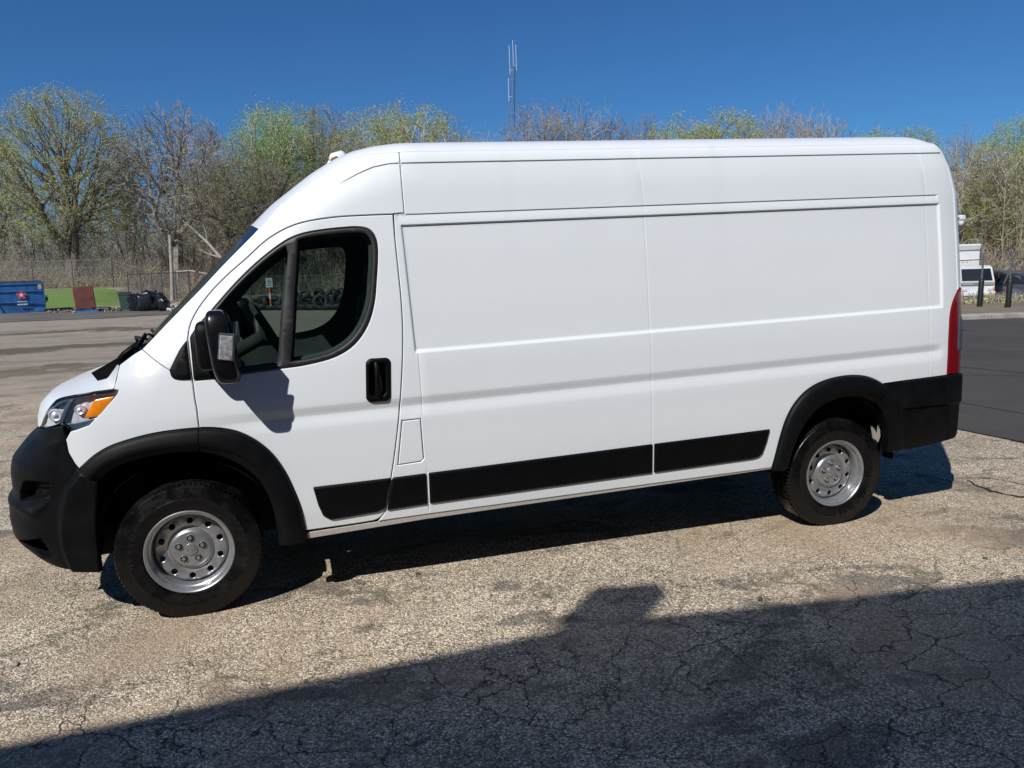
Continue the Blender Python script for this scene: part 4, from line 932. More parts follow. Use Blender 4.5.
# grassy bank at the far left
gxs = np.arange(-40, -8.6, .5); gys = np.arange(46, 60, .4)
hb_ = sheet('grass_bank', wobbly([(-45, 46.3), (-9.3, 46.6), (-9.0, 52), (-9.8, 55.5), (-14, 56.5), (-45, 56.8)], .25, 1.0, 12), 'grass', .06, terrain, step=.6)
# worn strips of soil and weeds in the old lot, cracks by the road edge
0 and sheet('soil_strip', wobbly([(-12, 18.0), (-8, 17.0), (-6.2, 17.6), (-4.6, 17.2), (-2.6, 18.6), (-4.4, 19.6), (-6, 19.3), (-9, 21), (-12, 20.5)], .20, .22, 21), 'soil', .006, step=.3)
0 and sheet('soil_strip', wobbly([(-9, 12.2), (-6.5, 11.7), (-5.0, 12.1), (-3.0, 12.6), (-1.6, 14.0), (-3.4, 13.9), (-4.8, 14.3), (-6, 13.6), (-9, 14)], .15, .18, 22), 'soil', .006, step=.3)
def crack(pts, w, seed, name='pavement_crack'):
    r = random.Random(seed); P = dens(np.array(pts, float), .05, False); P[1:-1] += np.array([(r.gauss(0, .014), r.gauss(0, .014)) for _ in P[1:-1]])
    t = np.gradient(P, axis=0); t /= np.linalg.norm(t, axis=1)[:, None]; n = np.stack([-t[:, 1], t[:, 0]], 1); m = len(P)
    ww = np.array([w*r.uniform(.35, 1.2)*math.sin(math.pi*(i+.6)/(m+.2))**.5 for i in range(m)])[:, None]
    A, B = P-n*ww, P+n*ww; V = np.vstack([np.column_stack([Q, relief(Q[:, 0], Q[:, 1])+.004]) for Q in (A, B)])
    mesh(name, V, [(i, i+1, m+i+1, m+i) for i in range(m-1)], 'crackfill', None, 180, kind='structure')
g = lambda px, py: tuple(onground(px, py)[:2])
crack([g(966, 481), g(985, 490), g(1003, 496), g(1022, 499), g(1040, 497)], .022, 1)
crack([g(978, 479), g(1000, 480), g(1030, 487)], .010, 2)
# loose stones
def stone(px, py, s, seed):
    r = random.Random(seed); V, F = superbox((0, 0, s*.30), (s, s*.8, s*.62), .8, 10, 7); V = [(x*(1+r.uniform(-.16, .16)), y*(1+r.uniform(-.16, .16)), z*(1+r.uniform(-.12, .12))) for x, y, z in V]
    p = onground(px, py); o = mesh('stone', V, F, 'stone' if seed % 3 else 'darkstone', None, 35, label='small loose stone lying on the worn pavement beside the van', cat='stone', group='small loose stones on the pavement'); o.location = p; o.rotation_euler.z = r.uniform(0, 6)
for i, a in enumerate([(488, 598, .055), (324, 577, .05), (418, 575, .028), (14, 668, .05), (700, 560, .03), (760, 600, .03), (902, 545, .028), (300, 640, .026), (985, 560, .03), (612, 745, .025), (742, 505, .03)]): stone(*a, i+1)

# ------------------------------------------------------------------ building behind the camera, whose shadow falls across the foreground
H = 6.2; sh = .7*H; FPN = [(-22, -3.45), (-.6, -1.985), (1.95, -1.80), (4.4, -2.10), (32, -5.4)]; FPN = [(x-sh, y-sh) for x, y in FPN]
bd_ = empty('workshop_building', (0, -12, 0), label='low grey block workshop building along the near edge of the lot', cat='building')
def onto(o, root): o.parent = root; o.matrix_parent_inverse = Matrix.Translation(-Vector(root.location)); return o
wb = MB(); poly = FPN+[(26, -22), (-26, -20)]; n = len(poly); wb.add([(x, y, -.05) for x, y in poly]+[(x, y, H-.25) for x, y in poly], [tuple(range(n, 2*n))[::-1]]+[(i, (i+1) % n, n+(i+1) % n, n+i)[::-1] for i in range(n)])
onto(wb.build('wall', 'brick'), bd_)
cp = MB(); inn_ = [(x, y-.35) for x, y in FPN]
cp.add([(x, y+.0, H-.25) for x, y in FPN]+[(x, y, H) for x, y in FPN]+[(x, y, H) for x, y in inn_]+[(x, y, H-.25) for x, y in inn_], [(k*5+i, k*5+i+1, ((k+1) % 4)*5+i+1, ((k+1) % 4)*5+i)[::-1] for k in range(4) for i in range(4)])
onto(cp.build('coping', 'bframe'), bd_)
for x_, w_ in ((3.2, 1.0), (-14, 1.0)):
    y_ = np.interp(x_, [p[0] for p in FPN], [p[1] for p in FPN]); d_ = MB().box((x_, y_+.03, 1.05), (w_, .10, 2.1), None, bev=.01); dd = onto(d_.build('door', 'bframe'), bd_)
ru = MB(); ru.box((-2.35, -6.15, H+.21), (.38, .16, .47), Matrix.Rotation(R(-12), 3, 'Z'), bev=.008); ru.build('rooftop_cabinet', 'truckgrey', label='small grey metal cabinet standing on the parapet of the workshop', cat='cabinet')

# ------------------------------------------------------------------ trees
def rand_dir(r, d, ang):
    a = d.orthogonal().normalized(); a = Matrix.Rotation(r.uniform(0, 2*math.pi), 3, d) @ a; return (d*math.cos(ang)+a*math.sin(ang)).normalized()
def grow(seed, H, R0, cen, rad, n, trunk, wob=.10, bias=.33, low=.16, fast=.30):
    """a tree whose limbs divide towards points spread through the crown's volume"""
    r = random.Random(seed); pts = []; lob = [(r.uniform(0, 6.28), r.uniform(.25, .85), r.uniform(.10, .2)) for _ in range(7)]
    while len(pts) < n:
        d = Vector((r.gauss(0, 1), r.gauss(0, 1), r.gauss(0, 1))).normalized(); q = r.random()**bias
        a = math.atan2(d.y, d.x); f = 1+sum(am*math.cos(2*(a-p0)+6*d.z*k) for p0, k, am in lob)*.30
        p = Vector((d.x*rad[0]*q*f, d.y*rad[1]*q*f, cen+d.z*rad[2]*q*(1+.06*math.sin(5*a+seed))))
        if p.z > low: pts.append(p*H)
    mb = MB(); tips = []
    def rec(p, d, S, lev):
        m = len(S)
        if m == 1:
            t = S[0]; L = (t-p).length; mid = p.lerp(t, .5)+d*L*.12+Vector((r.gauss(0, .04), r.gauss(0, .04), -.03))*L; mb.tube([p, mid, t], [.016, .013, .009], 3, 0, False); tips.append(([p, mid, t], (t-p).normalized()))
            for _ in range(3):
                o = mid.lerp(t, r.random()); e = o+rand_dir(r, (t-p).normalized(), R(38))*L*r.uniform(.25, .5); mb.tube([o, e], [.010, .007], 3, 0, False); tips.append(([o, e], d))
            return
        c = sum(S, Vector())/m; f = fast if m > 12 else .42
        if lev == 0 and trunk: q = Vector((r.gauss(0, .01)*H, 0, trunk*H))
        else:
            tgt = (c-p); L = tgt.length*f; q = p+(tgt.normalized()*.72+d*.45+Vector((r.gauss(0, wob), r.gauss(0, wob), r.gauss(0, wob*.6)))).normalized()*L
        ra = R0*(m/n)**.46; ra2 = max(.010, ra*.9); mid = p.lerp(q, .5)+Vector((r.gauss(0, .02), r.gauss(0, .02), r.gauss(0, .01)))*(q-p).length*2
        mb.tube([p, mid, q], [max(ra, .012), max(ra*.95, .011), ra2], 8 if ra > .12 else (5 if ra > .04 else 3), 0, False); nd = (q-p).normalized()
        ax = Vector((r.gauss(0, 1), r.gauss(0, 1), r.gauss(0, .55))).normalized()
        dirs = [(t-q) for t in S]; mean = sum(dirs, Vector())/m
        # main axis of spread, by a few power iterations
        for _ in range(4): ax = sum(((t-mean)*((t-mean).dot(ax)) for t in dirs), Vector()); ax = ax.normalized() if ax.length > 1e-9 else Vector((1, 0, 0))
        o = sorted(range(m), key=lambda i: (dirs[i]-mean).dot(ax)); k = max(1, min(m-1, int(m*r.uniform(.28, .72))))
        for part in (o[:k], o[k:]): rec(q, nd, [S[i] for i in part], lev+1)
    rec(Vector((0, 0, -.3)), Vector((0, 0, 1)), pts, 0)
    return mb, tips
def leaves(tips, seed, per, size, spread=.10):
    r = random.Random(seed); V = []; F = []
    for pts, d in tips:
        for _ in range(int(per)+(1 if r.random() < per % 1 else 0)):
            c = pts[-2].lerp(pts[-1], r.random()**.5)+Vector((r.gauss(0, spread), r.gauss(0, spread), r.gauss(0, spread)))
            u = Vector((r.gauss(0, 1), r.gauss(0, 1), r.gauss(0, .6))).normalized(); v = u.orthogonal().normalized(); v = Matrix.Rotation(r.uniform(0, 6.28), 3, u) @ v; s = size*r.uniform(.5, 1.3); n = len(V)
            V += [tuple(c-u*s), tuple(c+v*s*.55), tuple(c+u*s), tuple(c-v*s*.55)]; F.append((n, n+1, n+2, n+3))
    return V, F
KINDS = {}
def kind(key, barkm, leafmat, H, args, per, size, spread=.12):
    mb, tips = grow(**args, H=H); lv = leaves(tips, 7, per, size, spread)
    t = mb.build('trunk', barkm, None, None); c = mesh('crown', lv[0], lv[1], leafmat, None) if lv[1] else None
    for o in (t, c):
        if o: COL.objects.unlink(o)
    KINDS[key] = (t, c, H)
kind('oak', 'bark3', 'leaf_olive', 15, dict(seed=11, R0=.52, cen=.60, rad=(.34, .34, .40), n=1500, trunk=.03, bias=.24, fast=.20), 9.5, .043, .17)
kind('bare', 'bark2', 'leaf_red', 14, dict(seed=23, R0=.42, cen=.62, rad=(.30, .30, .38), n=2000, trunk=.16, bias=.40, fast=.24, wob=.16), .5, .035, .06)
kind('bare2', 'bark', 'leaf_red', 13, dict(seed=37, R0=.30, cen=.60, rad=(.22, .22, .40), n=1100, trunk=.10, bias=.5, fast=.24, wob=.14), .3, .035, .06)
kind('green', 'bark', 'leaf_green', 14, dict(seed=41, R0=.34, cen=.60, rad=(.24, .24, .40), n=1000, trunk=.12, bias=.30), 8.0, .055, .22)
kind('olive', 'bark', 'leaf_yellow', 14, dict(seed=53, R0=.34, cen=.58, rad=(.27, .27, .42), n=1100, trunk=.10, bias=.30), 8.0, .050, .20)
kind('grey', 'bark', 'leaf_dull', 14, dict(seed=67, R0=.28, cen=.58, rad=(.20, .20, .42), n=1000, trunk=.08, bias=.5, wob=.12), 4.5, .042, .16)
kind('tangle', 'bark3', 'leaf_dull', 11, dict(seed=71, R0=.30, cen=.54, rad=(.42, .42, .46), n=1300, trunk=.04, bias=.45, wob=.22, low=.08), 3.0, .042, .16)
TN = {'oak': 'spreading_tree', 'bare': 'bare_tree', 'bare2': 'bare_tree', 'green': 'leafing_tree', 'olive': 'budding_tree', 'grey': 'slender_tree', 'tangle': 'scrub_tree'}
def tree(key, px, ytop, dep, wide, rz, label, ybase=None):
    t, c, H0 = KINDS[key]; top = atdepth(px, ytop, dep); x, y = top[0], top[1]; zb = float(terrain(x, y)); h = top[2]-zb; k = h/H0
    o = empty(TN[key], (x, y, zb), (0, R(1.2), rz), label=label, cat='tree', group='trees along the far side of the lot'); o.scale = (k*wide, k*wide, k)
    for part in (t, c):
        if part is None: continue
        q = part.copy(); COL.objects.link(q); q.parent = o; q.name = part.name.split('.')[0]
TREES = [
 ('oak', 54, 87, 62, 1.12, .3, 'broad tree with many rising limbs and pale olive buds, behind the blue dumpster'),
 ('oak', -28, 112, 70, .8, 2.3, 'tree cut by the left edge of the picture, olive buds on rising limbs'),
 ('bare', 162, 103, 64, 1.15, 1.0, 'bare reddish tree with one thick trunk, right of the broad olive tree'),
 ('bare2', 118, 128, 78, .9, 2.0, 'thin bare tree between the broad olive tree and the reddish tree'),
 ('bare2', 196, 114, 76, 1.0, 4.0, 'thin bare tree just right of the thick-trunked reddish tree'),
 ('tangle', 228, 136, 60, 1.1, .5, 'low dark tangled tree beside the windscreen of the van'),
 ('tangle', 268, 150, 62, 1.2, 2.6, 'brown tangled tree right above the windscreen of the van'),
 ('green', 262, 104, 66, 1.1, .2, 'bright green tree standing tall behind the dark tangled trees'),
 ('green', 292, 104, 70, 1.1, 1.9, 'bright green tree just left of the tall grey-green one'),
 ('grey', 322, 98, 68, 1.0, .9, 'tall grey-green slender tree above the front of the van roof'),
 ('grey', 345, 122, 66, 1.0, 3.3, 'short grey-green tree left of the yellow-olive trees'),
 ('olive', 376, 106, 68, 1.2, .4, 'yellow-olive budding tree above the front end of the van roof'),
 ('olive', 414, 103, 66, 1.2, 2.4, 'yellow-olive budding tree with the tallest crown of its pair above the roof'),
 ('bare2', 448, 115, 72, 1.1, 1.2, 'brownish bare tree at the right side of the yellow-olive pair'),
 ('bare2', 486, 128, 84, .8, 2.0, 'low bare tree just left of the radio tower'),
 ('bare', 540, 100, 76, .9, 3.0, 'bare tree immediately right of the radio tower'),
 ('bare2', 572, 99, 78, 1.1, 1.0, 'bare tree with fine grey twigs, second right of the radio tower'),
 ('bare2', 604, 106, 80, 1.0, 5.0, 'bare tree with fine grey twigs, third right of the radio tower'),
 ('bare', 642, 112, 72, .7, 1.4, 'reddish bare tree left of the long olive crown above the roof'),
 ('olive', 684, 116, 70, 1.2, 3.0, 'olive budding tree, left part of the long crown above the roof middle'),
 ('olive', 724, 109, 68, 1.25, 1.0, 'olive budding tree, tallest part of the long crown above the roof middle'),
 ('bare', 770, 106, 74, .8, .3, 'bare tree touching the right side of the olive crown above the roof'),
 ('bare2', 798, 107, 76, 1.1, 2.6, 'bare grey tree between two others above the rear half of the roof'),
 ('bare2', 826, 112, 74, 1.0, 4.1, 'last bare tree before the gap of sky above the rear of the roof'),
 ('green', 876, 128, 80, 1.0, 2.2, 'green tree whose tip just shows over the rear of the van roof'),
 ('green', 914, 125, 80, 1.0, 1.1, 'green tree tip nearest the rear top corner of the van'),
 ('bare2', 966, 126, 62, .9, 1.1, 'bare tree with reddish twigs just right of the rear of the van'),
 ('grey', 948, 160, 58, 1.0, 2.2, 'grey-green tree half hidden by the rear edge of the van'),
 ('grey', 988, 136, 56, 1.0, 4.2, 'grey-green tree behind the box truck'),
 ('green', 1016, 116, 60, .95, 3.1, 'fresh green tree standing highest at the right edge of the picture'),
 ('olive', 980, 178, 56, 1.1, .6, 'low yellow-green scrub tree right above the box truck'),
 ('tangle', 1012, 176, 57, 1.2, 1.6, 'low tangled scrub tree above the parked cars at the right edge'),
 ('olive', 1044, 132, 56, 1.0, 5.2, 'yellow-green tree cut by the right edge of the picture')]
for t_ in TREES: tree(*t_)
# the wood behind: thin stems and twigs that read as one mass
def wood_mass(name, n, seed, pxr, depr, hfun, label, twigs=26, leafn=2):
    r = random.Random(seed); mb = MB(); LV = [[], []]; LF = [[], []]
    for i in range(n):
        px = r.uniform(*pxr); dep = r.uniform(*depr); P = atdepth(px, 280, dep); x, y = P[0], P[1]; z0 = float(terrain(x, y))-.2; h = hfun(px)*r.uniform(.6, 1.1)
        rad = r.uniform(.03, .11); mi = 0 if r.random() < .7 else (1 if r.random() < .7 else 2); pts = [Vector((x, y, z0))]; d = Vector((r.gauss(0, .08), r.gauss(0, .08), 1))
        for k in range(5): d = (d+Vector((r.gauss(0, .07), r.gauss(0, .07), .15))).normalized(); pts.append(pts[-1]+d*h/5)
        mb.tube(pts, [rad*(1-.16*k) for k in range(6)], 4, mi, False)
        for b in range(twigs):
            t = r.uniform(.12, .98)*5; k = min(int(t), 4); p = pts[k].lerp(pts[k+1], t-k); dd = rand_dir(r, Vector((0, 0, 1)), R(r.uniform(20, 75))); L = h*r.uniform(.08, .24); q = p+dd*L*.5; e = q+(dd+Vector((0, 0, .35))).normalized()*L*.5
            mb.tube([p, q, e], [.024, .016, .009], 3, mi, False)
            for _ in range(3):
                f = p.lerp(e, r.uniform(.3, 1)); g_ = f+rand_dir(r, dd, R(40))*L*.4; mb.tube([f, g_], [.011, .008], 3, mi, False)
                for _ in range(leafn):
                    c = f.lerp(g_, r.random())+Vector((r.gauss(0, .12), r.gauss(0, .12), r.gauss(0, .12))); u = Vector((r.gauss(0, 1), r.gauss(0, 1), r.gauss(0, .6))).normalized(); v = u.orthogonal().normalized(); s = r.uniform(.03, .085); w_ = 0 if r.random() < .6 else 1; m = len(LV[w_]); LV[w_] += [tuple(c-u*s), tuple(c+v*s*.6), tuple(c+u*s), tuple(c-v*s*.6)]; LF[w_].append((m, m+1, m+2, m+3))
    n0 = len(mb.V); 
    for w_ in (0, 1): mb.add(LV[w_], LF[w_], 3+w_)
    mb.build(name, ['bark', 'bark3', 'palebark', 'leaf_dull', 'leaf_olive'], None, None, kind='stuff', label=label, cat='woodland')
wood_mass('woodland', 330, 3, (-60, 470), (66, 100), lambda px: 9.5 if px < 210 else 11.5, 'leafless spring wood of thin stems behind the fence on the left')
wood_mass('woodland', 130, 4, (925, 1075), (54, 76), lambda px: 9.5, 'dense leafless thicket behind the box truck on the right', 34, 2)
wood_mass('woodland', 70, 6, (470, 930), (70, 90), lambda px: 7.0, 'leafless wood hidden low behind the cargo body of the van', 14, 2)
def brush(name, n, seed, pxr, depr, h0, label):
    r = random.Random(seed); mb = MB()
    for i in range(n):
        px = r.uniform(*pxr); dep = r.uniform(*depr); P = atdepth(px, 285, dep); x, y = P[0], P[1]; z0 = float(terrain(x, y)); h = h0*r.uniform(.3, 1.2); mi = r.choice([0, 0, 1, 1, 2])
        for s_ in range(5):
            d = rand_dir(r, Vector((0, 0, 1)), R(r.uniform(5, 42))); b = Vector((x+r.gauss(0, .3), y+r.gauss(0, .3), z0)); mb.tube([b, b+d*h*.55, b+(d+Vector((r.gauss(0, .3), 0, .2))).normalized()*h], [.013, .010, .007], 3, mi, False)
            for _ in range(2):
                c = b+d*h*r.uniform(.1, .9)+Vector((r.gauss(0, .15), r.gauss(0, .15), 0)); u = Vector((r.gauss(0, 1), r.gauss(0, 1), r.gauss(0, .7))).normalized(); v = u.orthogonal().normalized(); s = r.uniform(.03, .07); mb.add([tuple(c-u*s), tuple(c+v*s*.6), tuple(c+u*s), tuple(c-v*s*.6)], [(0, 1, 2, 3)], 3 if r.random() < .65 else 4)
    mb.build(name, ['bark', 'bark3', 'wood', 'leaf_dull', 'leaf_olive'], None, None, kind='stuff', label=label, cat='undergrowth')
brush('undergrowth', 1500, 8, (-60, 420), (60, 74), 2.4, 'low brown undergrowth along the edge of the wood on the left')
brush('undergrowth', 1500, 18, (-80, 430), (76, 105), 6.0, 'tall brown undergrowth deep in the wood on the left')
brush('undergrowth', 260, 19, (955, 1060), (29, 33), .45, 'low weeds behind the gate posts on the right')
brush('undergrowth', 260, 20, (-60, 200), (58, 60), .9, 'dry weeds along the wire fence on top of the bank')
brush('undergrowth', 800, 9, (935, 1060), (53, 62), 3.4, 'low brown and green undergrowth below the thicket on the right')
# fallen pale limb hung in the scrub, and a snag
fl = MB(); A_ = lambda px, py, d=57: Vector(atdepth(px, py, d))
fl.tube([A_(221, 258), A_(208, 243), A_(194, 230), A_(183, 221)], [.13, .10, .07, .03], 7).tube([A_(219, 257), A_(208, 254), A_(199, 249)], [.08, .06, .03], 6).tube([A_(207, 242), A_(206, 232), A_(203, 225)], [.06, .04, .02], 5)
fl.build('fallen_limb', 'palebark', None, 60, label='pale dead limb leaning in the scrub left of the windscreen', cat='dead limb')
fl = MB(); fl.tube([A_(176, 272, 56), A_(190, 271, 56), A_(208, 274, 56)], [.07, .09, .05], 6); fl.build('fallen_limb', 'palebark', None, 60, label='thin pale dead branch lying level behind the wire fence', cat='dead limb')
b0 = Vector(onground(172.4, 301)); tp = A_(169.8, 235, (b0-Vector(CAM)).dot(Vector(_f))); sn = MB().tube([b0-Vector((0, 0, .3)), b0.lerp(tp, .4)+Vector((.03, 0, 0)), tp], [.15, .13, .10], 9); sn.build('dead_trunk', 'pole', None, 60, label='straight pale broken trunk standing behind the black bags', cat='dead trunk')

# ------------------------------------------------------------------ radio tower
d0 = 190; tb = atdepth(508.0, 290, d0); tt_ = atdepth(514.0, 40, d0); tb[2] = 2.5; axis_dx = (tt_[0]-tb[0]); hgt = tt_[2]-tb[2]
axis_dy = tt_[1]-tb[1]; hgt *= .985
tw = empty('radio_tower', tb, label='tall thin lattice radio tower rising behind the van roof', cat='radio tower')
def twp(z, k): a = 2*math.pi*k/3+.3; wd = 1.75-1.45*z/hgt; return Vector((axis_dx*z/hgt+wd*math.cos(a), axis_dy*z/hgt+wd*math.sin(a), z))
m_ = MB()
for k in range(3): m_.tube([twp(0, k), twp(hgt*.90, k)], .065, 5)
m_.build('mast_leg', 'tower', tw, 60); m_ = MB(); nb = 30
for i in range(nb):
    z0, z1 = hgt*.9*i/nb, hgt*.9*(i+1)/nb
    for k in range(3): m_.tube([twp(z0, k), twp(z1, (k+1) % 3)], .035, 3); m_.tube([twp(z1, k), twp(z1, (k+1) % 3)], .035, 3)
m_.build('bracing', 'tower', tw, 60)
for dx_, zz0, zz1 in ((-.9, .86, .985), (0, .90, 1.01), (.9, .88, .99), (-.95, .74, .84), (1.4, .42, .52), (-1.5, .38, .48)):
    a_ = MB(); c_ = axis_dx*zz0; cy_ = axis_dy*zz0; a_.tube([(c_+dx_*.9, cy_, hgt*zz0), (c_+dx_*.9, cy_, hgt*zz1)], .055, 5); 
    if dx_: a_.tube([(c_, cy_, hgt*(zz0+.02)), (c_+dx_*.9, cy_, hgt*(zz0+.02))], .05, 4)
    a_.build('antenna', 'signw', tw, 60)
dsh = MB().lathe([(.02, 0), (.5, .10), (.52, .12), (.02, .3)], (axis_dx*.34-1.0, 0, hgt*.06), 'y', 12); dsh.build('dish', 'tower', tw, 60)

# ------------------------------------------------------------------ fences
def link_mat():
    m, t, b = newmat('chain_link'); out = t.nodes['Material Output']; v = coords(t, 'Object')
    sp = t.nodes.new('ShaderNodeSeparateXYZ'); t.links.new(v, sp.inputs[0]); hz = math_(t, 'ADD', sp.outputs[0], sp.outputs[1])
    def wires(sgn):
        q = math_(t, 'ADD', math_(t, 'MULTIPLY', hz, 19.0), math_(t, 'MULTIPLY', sp.outputs[2], 19.0*sgn)); fr = math_(t, 'FRACT', q); return math_(t, 'LESS_THAN', fr, .055)
    k = math_(t, 'MAXIMUM', wires(1), wires(-1)); b.inputs['Base Color'].default_value = (.20, .21, .22, 1); b.inputs['Metallic'].default_value = .4; b.inputs['Roughness'].default_value = .5
    tr = N(t, 'ShaderNodeBsdfTransparent'); mx = N(t, 'ShaderNodeMixShader'); t.links.new(k, mx.inputs[0]); t.links.new(tr.outputs[0], mx.inputs[1]); t.links.new(b.outputs[0], mx.inputs[2]); t.links.new(mx.outputs[0], out.inputs[0]); return m
M['link'] = link_mat()
def fence(pts, h, label, name='wire_fence', rails=(1.0, .0), pr=.036, over=.0, mid=None, skip=()):
    """pts: ground points of the posts"""
    r0 = empty(name, pts[0], label=label, cat='fence', group='wire fences round the lot'); O = Vector(pts[0]); up = Vector((.02, 0, 1))
    P = [Vector(p)-O for p in pts]
    for i, p in enumerate(P):
        if i in skip: continue
        q = MB().tube([p-Vector((0, 0, .1)), p+up*(h+over)], pr, 7); q.build('post', 'wire', r0, 60)
    for a, b in zip(P[:-1], P[1:]):
        for f_ in ([h] if mid is None else [h, mid]): q = MB().tube([a+up*f_, b+up*f_], .018, 5); q.build('rail', 'wire', r0, 60)
    V = []; F = []
    for i, p in enumerate(P): V += [tuple(p+up*.05), tuple(p+up*h)]
    for i in range(len(P)-1): F.append((2*i, 2*i+2, 2*i+3, 2*i+1))
    mesh('wire_mesh', V, F, 'link', r0)
def gp3(px, dep):      # ground point at that bearing and distance
    P = atdepth(px, 290, dep); return (P[0], P[1], float(terrain(P[0], P[1])))
fence([gp3(x, 57) for x in (-60, -15, 34, 74, 114)], 2.05, 'long wire fence with a double top rail on top of the grassy bank', mid=1.5)
fence([gp3(x, d) for x, d in ((114, 57), (152, 56.5), (190, 56))], 2.0, 'wire fence running on from the grassy bank behind the black bags')
fence([gp3(x, d) for x, d in ((128, 44.5), (141, 47), (152, 49.5), (162, 51.5), (176, 53), (189, 54))], 1.95, 'short wire fence slanting back from the green cart behind the black bags', over=.15)
fence([gp3(x, d) for x, d in ((215, 48), (250, 46), (285, 45), (320, 44.5), (355, 44), (392, 43.5))], 1.6, 'wire fence behind the heap of old tyres seen through the cab windows')
fence([gp3(x, d) for x, d in ((1009, 26.2), (1042, 25.2), (1080, 24.4))], 1.60, 'wire fence at the right edge, in front of the parked cars', skip=(0,))
fence([gp3(x, d) for x, d in ((900, 29.5), (940, 28.3), (981, 27.0))], 1.60, 'wire fence mostly hidden behind the rear of the van', skip=(2,))
for px, py, pt, lb in ((979.5, 307.5, 253, 'steel gate post with a black sleeve, in front of the box truck'), (1007.8, 308.5, 251, 'steel gate post with a black sleeve, in front of the parked cars')):
    b_ = onground(px, py); dep = float(np.dot(b_-CAM, _f)); hh = atdepth(px, pt, dep)[2]-b_[2]; gpo = empty('gate_post', b_, (R(0), R(1.5), 0), label=lb, cat='gate post')
    MB().tube([(0, 0, .85), (0, 0, hh)], .032, 10).lathe([(.001, hh+.04), (.03, hh+.02), (.036, hh)], (0, 0, 0), 'z', 10).build('post', 'galv', gpo, 50)
    MB().lathe([(.085, 0), (.085, .88), (.07, .93), (.03, .95)], (0, 0, 0), 'z', 14).build('sleeve', 'sleeve', gpo, 50)

# ------------------------------------------------------------------ dumpsters
def dumpster(px, py, W, rz, mat, label, deco=True):
    b_ = onground(px, py); r0 = empty('dumpster', b_, (0, 0, rz), label=label, cat='dumpster'); s = W/2.0
    bx_ = MB(); D = 1.5*s; HH = 1.48*s
    prof_ = [(-W*.485, .12), (-W*.5, .40*s), (-W*.5, HH), (W*.5, HH), (W*.5, .40*s), (W*.485, .12)]
    n = len(prof_); F = [tuple(range(n)), tuple(range(2*n-1, n-1, -1))]+[(i, n+i, n+(i+1) % n, (i+1) % n) for i in range(n)]
    V = [(x, 0 if z > .2 else .10, z) for x, z in prof_]+[(x, D, z) for x, z in prof_]; bx_.add(V, F)
    for zz, hh_ in ((HH-.05, .09), (HH*.72, .05), (HH*.36, .05)): bx_.box((0, -.025, zz), (W*.99, .055, hh_), None, bev=.01)
    for xx in (-W*.49, W*.49): bx_.box((xx, -.015, HH*.55), (.05, .035, HH*.8), None, bev=.008)
    bx_.box((0, D*.5, .08), (W*.9, D*.9, .10))
    bx_.build('body', mat, r0, 30)
    for sx in (-1, 1):
        pk = MB(); x0 = sx*(W*.5+.075)
        pk.box((x0, .35*D, HH*.53), (.15, .75, .05), None, bev=.01).box((x0, .35*D, HH*.35), (.15, .75, .05), None, bev=.01).box((x0+sx*.06, .35*D, HH*.44), (.035, .75, .17*s), None, bev=.01); pk.box((x0, .35*D-.35, HH*.44), (.14, .03, .17*s), None, bev=.01); pk.build('fork_pocket', mat if sx < 0 else 'dlid', r0, 30)
    ld = MB(); ld.box((0, D*.52, HH+.045), (W*1.01, D*1.04, .06), Matrix.Rotation(R(3), 3, 'X'), bev=.02)
    for xx in (-.35, -.12, .12, .35): ld.box((xx*W, D*.52, HH+.085), (.06, D*.9, .04), Matrix.Rotation(R(3), 3, 'X'), bev=.01)
    ld.build('lid', 'dlid', r0, 30)
    if deco:
        lg = MB()
        for k in range(5):          # five-petalled outline star with a white middle
            a = R(90+72*k); q = [(math.cos(a+R(t))*rr, math.sin(a+R(t))*rr) for t, rr in ((-34, .13), (-20, .225), (0, .265), (20, .225), (34, .13))]; lg.prism([(x_, z_+HH*.60) for x_, z_ in [(0, 0)]+q], -.058, -.050)
        lg.build('star_decal', 'pink', r0); l3 = MB(); 
        l3.prism([(.11*math.cos(R(90+36*k))*(1 if k % 2 == 0 else .6), HH*.60+.11*math.sin(R(90+36*k))*(1 if k % 2 == 0 else .6)) for k in range(10)], -.064, -.056)
        for zz, ww, hh_, gaps in ((HH*.60-.36, .46, .055, 9), (HH*.60-.52, .50, .085, 8)):
            for k in range(gaps): l3.box((-ww/2+ww*(k+.5)/gaps, -.054, zz), (ww/gaps*.72, .006, hh_*(1 if k % 2 else .85)))
        l3.build('decal_lettering', 'decal', r0); st_ = MB().box((W*.41, -.056, HH*.86), (.17, .006, .24), None, bev=.002); st_.box((W*.41, -.061, HH*.86), (.09, .004, .05)); st_.build('sticker', 'sticker', r0)
dumpster(23.5, 313.0, 2.25, R(19), 'dumpster', 'blue steel dumpster with a red star decal and a small yellow sticker')
dumpster(-24, 312.5, 2.2, R(17), 'teal', 'teal dumpster at the left edge of the picture, left of the blue one', False)
